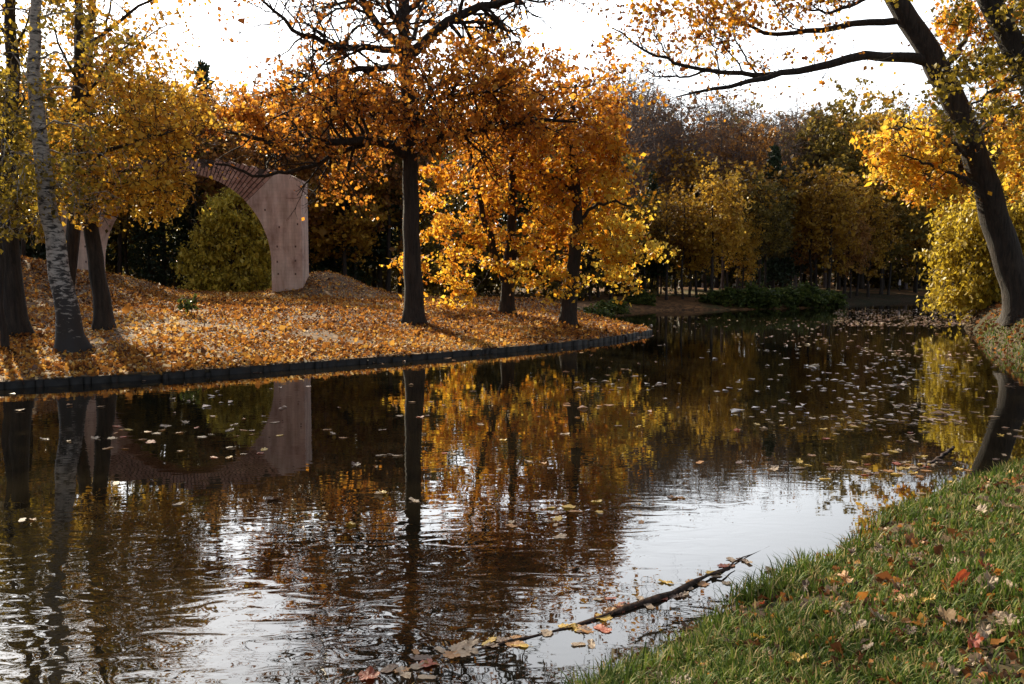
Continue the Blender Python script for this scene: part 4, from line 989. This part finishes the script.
def grass_blades(P, L, rng, lean=0.5):
    n = len(P); a = rng.random(n) * 6.283; d = np.stack([np.cos(a), np.sin(a), np.zeros(n)], 1)
    sd_ = np.stack([-np.sin(a), np.cos(a), np.zeros(n)], 1); w = (rng.uniform(0.0022, 0.0050, n) * (1 + 0.09 * np.linalg.norm(P[:, :2], axis=1)))[:, None]
    L = L[:, None]; b = rng.uniform(0.15, 1.0, n)[:, None] * lean
    up = np.array([0, 0, 1.0]); V = np.empty((n, 7, 3))
    for j, (h, s) in enumerate(((0, 1), (0.4, 0.85), (0.75, 0.55))):
        c = P + up * L * h * (1 - 0.25 * b * h) + d * L * b * h * h
        V[:, 2 * j] = c + sd_ * w * s; V[:, 2 * j + 1] = c - sd_ * w * s
    V[:, 6] = P + up * L * (1 - 0.35 * b) + d * L * b * 1.05
    i = np.arange(n)[:, None] * 7
    q = np.concatenate([i + np.array([[0, 1, 3, 2]]), i + np.array([[2, 3, 5, 4]])]); tr = i + np.array([[4, 5, 6]])
    T = np.clip(rng.beta(2.2, 2.2, n) * 0.85 + (rng.random(n) < 0.22) * 0.5, 0, 1)
    return V.reshape(-1, 3), [q, tr], np.repeat(T, 7)
P = tri_sample(0, lambda c: 5200 * np.clip(4.5 / np.linalg.norm(c, axis=1), 0.10, 1.0) ** 2, lambda c: in_view(c, 150) & (c[:, 1] < 34), rgl)
pt = vnoise(P[:, :2], 0.35, 17); wear = vnoise(P[:, :2], 0.8, 18) + 0.5 * vnoise(P[:, :2], 0.22, 19); P2 = P[((pt > -0.25) | (rgl.random(len(P)) < 0.3)) & ((wear < 0.33) | (rgl.random(len(P)) < 0.15))]
dsh, _, _ = shore_dist(P2[:, :2])
L = rgl.uniform(0.045, 0.125, len(P2)) * (1 + 0.5 * (dsh < 0.35)) * (1 + 0.8 * vnoise(P2[:, :2], 0.5, 31) + 0.6 * vnoise(P2[:, :2], 0.16, 32))
v, f, t = grass_blades(P2 - np.array([0, 0, 0.01]), L, rgl, 0.9)
tag(obj('grass', mesh_np('grass', v, f, t), LM['grass']), kind='stuff')
# small leaves and crumbs lying in the grass of the banks
P = tri_sample(0, lambda c: np.where(c[:, 1] > 13, 28, 300 * np.clip(5 / np.linalg.norm(c, axis=1), 0.2, 1)), lambda c: in_view(c, 150) & (c[:, 1] < 60), rgl)
P[:, 2] += rgl.uniform(0.002, 0.045, len(P))
v, f, t = leaf_cards(rgl, P, np.where(P[:, 1] > 13, 0.12, 0.045), np.clip(rgl.normal(0.22, 0.22, len(P)), 0, 1), 0.0, 0.5)
tag(obj('grass_litter', mesh_np('grass_litter', v, f, t), LM['litter']), kind='stuff')

# single leaves
COLS = {'pale tan': ((0.26, 0.17, 0.10), (0.46, 0.33, 0.22)), 'yellow': ((0.52, 0.30, 0.03), (0.64, 0.42, 0.07)), 'orange brown': ((0.32, 0.13, 0.03), (0.46, 0.21, 0.05)),
        'dark brown': ((0.07, 0.035, 0.02), (0.16, 0.075, 0.04)), 'red': ((0.28, 0.045, 0.018), (0.42, 0.09, 0.03))}
def single_leaf(shape, seed, curl):
    rng = np.random.default_rng(seed); n = 40; th = np.linspace(-math.pi, math.pi, n, endpoint=False)
    if shape == 'maple': r = 0.34 + 0.17 * np.abs(np.cos(2.5 * th)) ** 1.2 + 0.035 * np.cos(15 * th + 1); r *= np.where(np.abs(th) > 2.2, 0.8, 1)
    elif shape == 'oak': r = (0.26 + 0.24 * np.cos(th) ** 2) * (1 + 0.17 * np.cos(9 * th))
    else: r = 0.20 + 0.30 * np.abs(np.cos(th)) ** 1.8
    r = r * (1 + rng.normal(0, 0.05, n))
    V = [(0, 0, 0)]
    for fr in (0.5, 1.0):
        for a, q in zip(th, r):
            x, y = q * fr * math.cos(a), q * fr * math.sin(a)
            V.append((x, y * (1 - 0.25 * min(curl, 1) * fr), curl * (1.3 * y * y * (1.25 if y > 0 else 0.6) + 0.7 * x * abs(x) * 0.8) + 0.05 * math.sin(8 * x + 5 * y + seed) * fr * min(abs(curl), 1.0) * 1.6 + 0.05 * math.sin(9 * a + seed) * fr * min(curl, 1)))
    # stalk
    k = len(V); V += [(-0.42, 0.012, 0.0), (-0.42, -0.012, 0.0), (-0.78, -0.008 + 0.05, 0.03), (-0.78, 0.008 + 0.05, 0.03)]
    f3 = [(0, 1 + i, 1 + (i + 1) % n) for i in range(n)]; f4 = [(1 + i, 1 + n + i, 1 + n + (i + 1) % n, 1 + (i + 1) % n) for i in range(n)] + [(k, k + 1, k + 2, k + 3)]
    return mesh_np('leaf', V, [np.array(f4), np.array(f3)], smooth=True)
def one_leaf_mat(nm, c0, c1, trans):
    m = plain_mat(nm.replace(' ', '_') + '_leaf', c0, c1, 3.5, 0.42, 0.5, 0.03)
    n, l = m.node_tree.nodes, m.node_tree.links
    b = [x for x in n if x.type == 'BSDF_PRINCIPLED'][0]; o = [x for x in n if x.type == 'OUTPUT_MATERIAL'][0]; r = [x for x in n if x.type == 'VALTORGB'][0]
    t = n.new('ShaderNodeBsdfTranslucent'); mx = n.new('ShaderNodeMixShader'); mx.inputs[0].default_value = trans
    l.new(r.outputs[0], t.inputs[0]); l.new(b.outputs[0], mx.inputs[1]); l.new(t.outputs[0], mx.inputs[2]); l.new(mx.outputs[0], o.inputs[0]); return m
LMAT = {c: one_leaf_mat(c, *v, 0.3) for c, v in COLS.items()}
LEAF = {}
for c in COLS:
    for si, sh in enumerate(('maple', 'oak', 'oval')):
        for ci, cu in enumerate((0.15, 0.9, 0.45)):
            me = single_leaf(sh, si * 7 + ci + 1, cu); me.materials.append(LMAT[c]); LEAF[c, sh, ci] = me
def put_leaf(p, s, c, sh, ci, tilt, label, group, rng):
    o = obj('floating_leaf' if 'float' in label else 'fallen_leaf', LEAF[c, sh, ci]); o.location = tuple(p); o.scale = (s, s, s)
    o.rotation_euler = (rng.normal(0, tilt), rng.normal(0, tilt), rng.uniform(0, 6.28))
    return tag(o, label, 'leaf', group)
rgs = np.random.default_rng(77)
# --- drifting leaves
cand = []
def fl(px, py):
    p = onz(px, py); return p[:2]
for _ in range(620):   # leaf drift on the right
    px = rgs.normal(880, 85); py = 322 + 155 * rgs.random() ** 1.5
    if rgs.random() < 0.25: px = rgs.normal(930, 50)
    cand.append(fl(px, py))
for _ in range(950): cand.append(fl(rgs.uniform(835, 985), 309 + 17 * rgs.random()))
for _ in range(380): cand.append(fl(rgs.uniform(560, 1000), 318 + 110 * rgs.random() ** 1.6))
for _ in range(70): cand.append(fl(rgs.uniform(0, 680), 385 + 160 * rgs.random() ** 1.3))
for _ in range(50): cand.append(fl(rgs.normal(180, 60), rgs.normal(425, 15)))
for _ in range(40): cand.append(fl(rgs.uniform(500, 900), rgs.uniform(430, 540)))
for _ in range(110):   # along the kerb
    i = rgs.integers(20, len(S_kerb)); q = S_kerb[len(S_kerb) - 1 - i] if False else S_kerb[rgs.integers(0, len(S_kerb))]
    cand.append(q + np.array([0.35, -0.5]) * abs(rgs.normal(0.35, 0.25)))
for _ in range(260):   # against the near grass
    k = rgs.integers(0, n_near); q = S_near[k]; t_ = np.array(S_near[min(k + 1, n_near - 1)]) - q; t_ = t_ / (np.linalg.norm(t_) + 1e-9)
    if 3.5 < q[1] < 12: cand.append(q + np.array([-t_[1], t_[0]]) * abs(rgs.normal(0, 0.38)) + rgs.normal(0, 0.05, 2))
BR = [onz(x, y)[:2] for x, y in ((380, 676), (430, 661), (500, 644), (560, 631), (620, 612), (660, 598), (700, 580), (735, 562))]
for _ in range(60):    # against the branch
    k = rgs.integers(0, len(BR) - 1); cand.append(BR[k] + (BR[k + 1] - BR[k]) * rgs.random() + rgs.normal(0, 0.07, 2))
cand = np.array(cand)
raft = vnoise(cand, 2.4, 61) + 0.7 * vnoise(cand, 0.8, 62); cand = cand[(raft > -0.05) | (rgs.random(len(cand)) < 0.2) | (cand[:, 1] > 38)]
extra = cand[rgs.integers(0, len(cand), 500)]; extra = extra[np.linalg.norm(extra, axis=1) > 9]; cand = np.concatenate([cand, extra + rgs.normal(0, 0.28, extra.shape)])
cand = cand[in_lake(cand)]; ds, _, _ = shore_dist(cand); cand = cand[ds > 0.05]
order = np.argsort(np.linalg.norm(cand, axis=1)); cand = cand[order]
near, rest = cand[:285], cand[285:]
cols = list(COLS)
def wzone(p):
    d = min(np.linalg.norm(p - q) for q in BR)
    sdv = shore_dist(p[None])[0][0]
    if d < 0.45: return 'beside the half sunken branch'
    if sdv < 0.7: return 'against the near grassy edge'
    if p[1] < 9 and p[0] > 0.6: return 'on the bright calm water off the grass'
    if p[0] < -0.5: return 'on the rippled dark water'
    if p[1] < 15: return 'in the leaf drift right of mid pond'
    return 'farther out in the leaf drift'
for p in near:
    c = rgs.choice(cols, p=[0.44, 0.16, 0.2, 0.12, 0.08]); sh = rgs.choice(['maple', 'oak', 'oval']); s = rgs.uniform(0.075, 0.14) * (1.15 if p[1] > 8 else 1)
    put_leaf((p[0], p[1], 0.006), s, c, sh, 2 if rgs.random() < 0.35 else 0, 0.05, f'{c} {sh if sh != "oval" else "oval"} leaf floating {wzone(p)}', f'floating leaves {wzone(p)}', rgs)
P = np.column_stack([rest, np.full(len(rest), 0.012)])
v, f, t = leaf_cards(rgs, P, 0.135, np.clip(rgs.normal(0.42, 0.27, len(P)), 0, 1), 0.0, 0.97); v[:, 2] = np.maximum(v[:, 2], 0.005)
tag(obj('floating_leaves', mesh_np('floating_leaves', v, f, t), LM['float']), kind='stuff')
# --- leaves on the near grass: the ones that stand out in the photograph, then others
spec = [(957, 595, 0.20, 'red', 'oval', 'large red leaf standing up in the grass'), (912, 607, 0.14, 'pale tan', 'oak', 'curled pale tan leaf left of the large red leaf'), (928, 611, 0.09, 'yellow', 'oval', 'small yellow leaf by the large red leaf'),
        (988, 596, 0.15, 'pale tan', 'maple', 'pale tan leaf right of the large red leaf'), (945, 628, 0.13, 'pale tan', 'maple', 'grey tan leaf below the large red leaf'), (757, 649, 0.10, 'yellow', 'oval', 'small orange yellow leaf on the lower grass edge'),
        (799, 672, 0.11, 'yellow', 'maple', 'bright yellow leaf near the bottom of the grass'), (975, 655, 0.14, 'red', 'oak', 'red brown leaf near the lower right corner'), (845, 588, 0.14, 'orange brown', 'oak', 'orange brown leaf near the grass edge'),
        (980, 518, 0.13, 'pale tan', 'maple', 'pale folded leaf high on the grass'), (1010, 515, 0.17, 'pale tan', 'oak', 'broad tan leaf at the right frame edge'), (985, 645, 0.13, 'pale tan', 'oak', 'pale leaf right of the red brown leaf'), (880, 630, 0.14, 'pale tan', 'oval', 'curled tan leaf among dark leaves in mid grass'), (900, 600, 0.11, 'dark brown', 'oak', 'dark brown leaf left of the curled pale leaf')]
def ground_at(px, py):
    d = ray(px, py); o = np.array([0, 0, CAM_H]); t = 2.0
    for _ in range(400):
        q = o + d * t
        if q[2] <= hz(q[0], q[1]): return q
        t += 0.03
    return q
for px, py, s, c, sh, lab in spec:
    q = ground_at(px, py); o = put_leaf(q + np.array([0, 0, 0.07]), s, c, sh, 1, 0.35, lab, None, rgs)
    if 'standing' in lab: o.rotation_euler = (0.9, -0.5, 0.7)
P = tri_sample(0, lambda c: 26 * np.clip(5.5 / np.linalg.norm(c, axis=1), 0.1, 1), lambda c: in_view(c, 10) & (c[:, 1] < 12), rgs)
def gzone(p):
    ds = shore_dist(p[None, :2])[0][0]
    if ds < 0.5: return 'lying in the grass along the waterline'
    if p[1] > 7: return 'lying on the far part of the grassy bank'
    return 'lying in the near foreground grass'
P = P[np.argsort(np.linalg.norm(P - np.array([1.6, 3.5, 0.4]), axis=1))][:240]
for p in P:
    c = rgs.choice(cols, p=[0.30, 0.05, 0.22, 0.38, 0.05]); sh = rgs.choice(['maple', 'oak', 'oval'], p=[0.25, 0.4, 0.35])
    put_leaf(p + np.array([0, 0, rgs.uniform(0.015, 0.06)]), rgs.uniform(0.06, 0.14), c, sh, int(rgs.integers(1, 3)), 0.45, f'{c} {sh} leaf {gzone(p)}', 'fallen leaves ' + gzone(p), rgs)

# ------------------------------------------------------------------ branch in the water, sticks
def wet_stick(name, pts, rad, label, side=()):
    rng = np.random.default_rng(len(label)); p = resample(pts, 26); p += rng.normal(0, 0.006, p.shape) * np.array([1, 1, 0.6]); r = np.interp(np.linspace(0, 1, 26), *zip(*rad)) * rng.uniform(0.62, 1.12, 26)
    root = empty(name, tuple(p[13]), label, 'branch'); org = p[13].copy()
    v, f = tubes([(p - org, r)], 12); obj('stem', mesh_np(name, v, f, smooth=True), m_log, root)
    for s in side:
        q = resample(s, 7) + rng.normal(0, 0.006, (7, 3)); v, f = tubes([(q - org, taper(0.012, 0.004, 7))]); obj('side_twig', mesh_np(name, v, f, smooth=True), m_log, root)
m_log = bark_mat('wet_branch_bark', (0.02, 0.012, 0.009), (0.17, 0.10, 0.075), 18, 18, 0.8)
def w3(x, y, z=0.01): return onz(x, y, z)
wet_stick('fallen_branch', [w3(365, 679, -0.015), w3(430, 661, -0.005), w3(500, 644, 0.0), w3(560, 631, 0.0), w3(620, 611, 0.005), w3(660, 598, 0.012), w3(700, 580, 0.02), w3(722, 569, 0.015), w3(740, 560, 0.004), w3(770, 546, -0.004)],
          [(0, 0.008), (0.3, 0.012), (0.44, 0.018), (0.50, 0.026), (0.62, 0.031), (0.69, 0.025), (0.72, 0.010), (1, 0.003)], 'long half sunken dark branch floating off the near grassy bank', [[w3(712, 574, 0.03), w3(722, 572, 0.035), w3(735, 566, 0.02)]])
wet_stick('fallen_branch', [w3(905, 476, -0.01), w3(922, 468, 0.0), w3(938, 458, 0.015), w3(955, 446, 0.01)], [(0, 0.008), (0.5, 0.022), (1, 0.018)], 'thin pale stick floating in the leaf drift at right', [[w3(935, 460, 0.02), w3(946, 462, 0.03), w3(955, 460, 0.03)]])

# ------------------------------------------------------------------ cable behind the arch
m_cab = plain_mat('black_cable', (0.01, 0.01, 0.01), (0.02, 0.02, 0.02))
a, b = at(118, 214, 60.0), at(318, 214, 60.0)
for dz, lab in ((0.0, 'upper thin black cable strung between trees behind the arch'), (-0.22, 'lower thin black cable strung between trees behind the arch')):
    q = np.linspace(0, 1, 20)[:, None]; pts = a + (b - a) * q + np.array([0, 0, 1]) * (dz - 0.5 * 4 * q * (1 - q) * 0.5); v, f = tubes([(pts, np.full(20, 0.02))], 6)
    tag(obj('overhead_cable', mesh_np('overhead_cable', v, f), m_cab), lab, 'cable')

# ------------------------------------------------------------------ small plant on the lawn
T = Tree(95); b = at(192, 326, 27.5); base = np.array([b[0], 27.5, hz(b[0], 27.5)])
T.trunk([base, base + np.array([0.02, 0, 0.25]), base + np.array([0.0, 0, 0.5])], 0.012, 0.005, 5)
T.reach(base + T.rng.normal(0, 1, (14, 3)) * np.array([0.14, 0.14, 0.1]) + np.array([0, 0, 0.34]), np.full(14, 0.4), 4, 0.09, 0, 0.16, 3, rmax=0.006)
T.build('small_plant', base, 'small dark green sapling alone on the sunlit leaf lawn', 'plant', mt='dark', ml='shrub')

# ------------------------------------------------------------------ person on the far path
def person(loc, rot, h, jacket, trousers, label):
    root = empty('person', loc, label, 'person'); root.rotation_euler = (0, 0, rot); s = h / 1.75
    me = bpy.data.meshes.new('body'); bm = bmesh.new(); sk = bm.verts.layers.skin.verify()
    J = {}
    def v(k, p, r, rt=False):
        w = bm.verts.new([c * s for c in p]); w[sk].radius = (r * s, r * s); w[sk].use_root = rt; J[k] = w
    v('pel', (0, 0, 0.95), 0.15, True); v('wst', (0, 0, 1.10), 0.135); v('chs', (0, -0.02, 1.32), 0.165); v('nck', (0, 0, 1.49), 0.06); v('hd', (0, -0.02, 1.60), 0.085); v('top', (0, -0.02, 1.70), 0.075)
    for k, x in (('l', 1), ('r', -1)):
        st = 0.14 * x
        v('hip' + k, (0.09 * x, 0, 0.88), 0.10); v('kn' + k, (0.10 * x, -0.05 + st * 0.6, 0.50), 0.065); v('an' + k, (0.10 * x, st, 0.09), 0.045); v('to' + k, (0.11 * x, st - 0.16, 0.045), 0.04)
        v('sh' + k, (0.19 * x, 0, 1.40), 0.065); v('el' + k, (0.25 * x, 0.04 - st * 0.5, 1.13), 0.05); v('wr' + k, (0.24 * x, -0.06 - st, 0.90), 0.038); v('hn' + k, (0.24 * x, -0.09 - st, 0.82), 0.035)
    E = [('pel', 'wst'), ('wst', 'chs'), ('chs', 'nck'), ('nck', 'hd'), ('hd', 'top')]
    for k in 'lr': E += [('pel', 'hip' + k), ('hip' + k, 'kn' + k), ('kn' + k, 'an' + k), ('an' + k, 'to' + k), ('chs', 'sh' + k), ('sh' + k, 'el' + k), ('el' + k, 'wr' + k), ('wr' + k, 'hn' + k)]
    for a_, b_ in E: bm.edges.new((J[a_], J[b_]))
    bm.to_mesh(me); bm.free(); o = obj('body', me, trousers, root)
    o.modifiers.new('skin', 'SKIN'); sb = o.modifiers.new('sub', 'SUBSURF'); sb.levels = 1; sb.render_levels = 1
    def shell(nm, rings, m):
        V = []; F = []; k = 12
        for (z, rx, ry) in rings:
            for i in range(k): a_ = 6.283 * i / k; V.append((rx * s * math.cos(a_), ry * s * math.sin(a_) - 0.015 * s, z * s))
        for r_ in range(len(rings) - 1):
            for i in range(k): F.append((r_ * k + i, r_ * k + (i + 1) % k, (r_ + 1) * k + (i + 1) % k, (r_ + 1) * k + i))
        obj(nm, mesh_np(nm, V, [np.array(F)], smooth=True), m, root)
    shell('jacket', [(0.78, 0.21, 0.17), (0.95, 0.20, 0.165), (1.15, 0.19, 0.16), (1.35, 0.22, 0.175), (1.45, 0.17, 0.13), (1.50, 0.08, 0.08)], jacket)
    shell('hair', [(1.58, 0.10, 0.105), (1.66, 0.105, 0.11), (1.73, 0.085, 0.09), (1.775, 0.03, 0.03)], plain_mat('dark_hair', (0.015, 0.01, 0.008), (0.03, 0.02, 0.015)))
mj = plain_mat('pale_grey_jacket', (0.5, 0.46, 0.5), (0.62, 0.58, 0.62)); mk = plain_mat('dark_clothes', (0.02, 0.02, 0.025), (0.035, 0.03, 0.035))
p = at(899, 296, 96); person((p[0], 96, hz(p[0], 96)), 0.6, 1.4, mj, mk, 'small distant person in a pale grey jacket among the far trees')
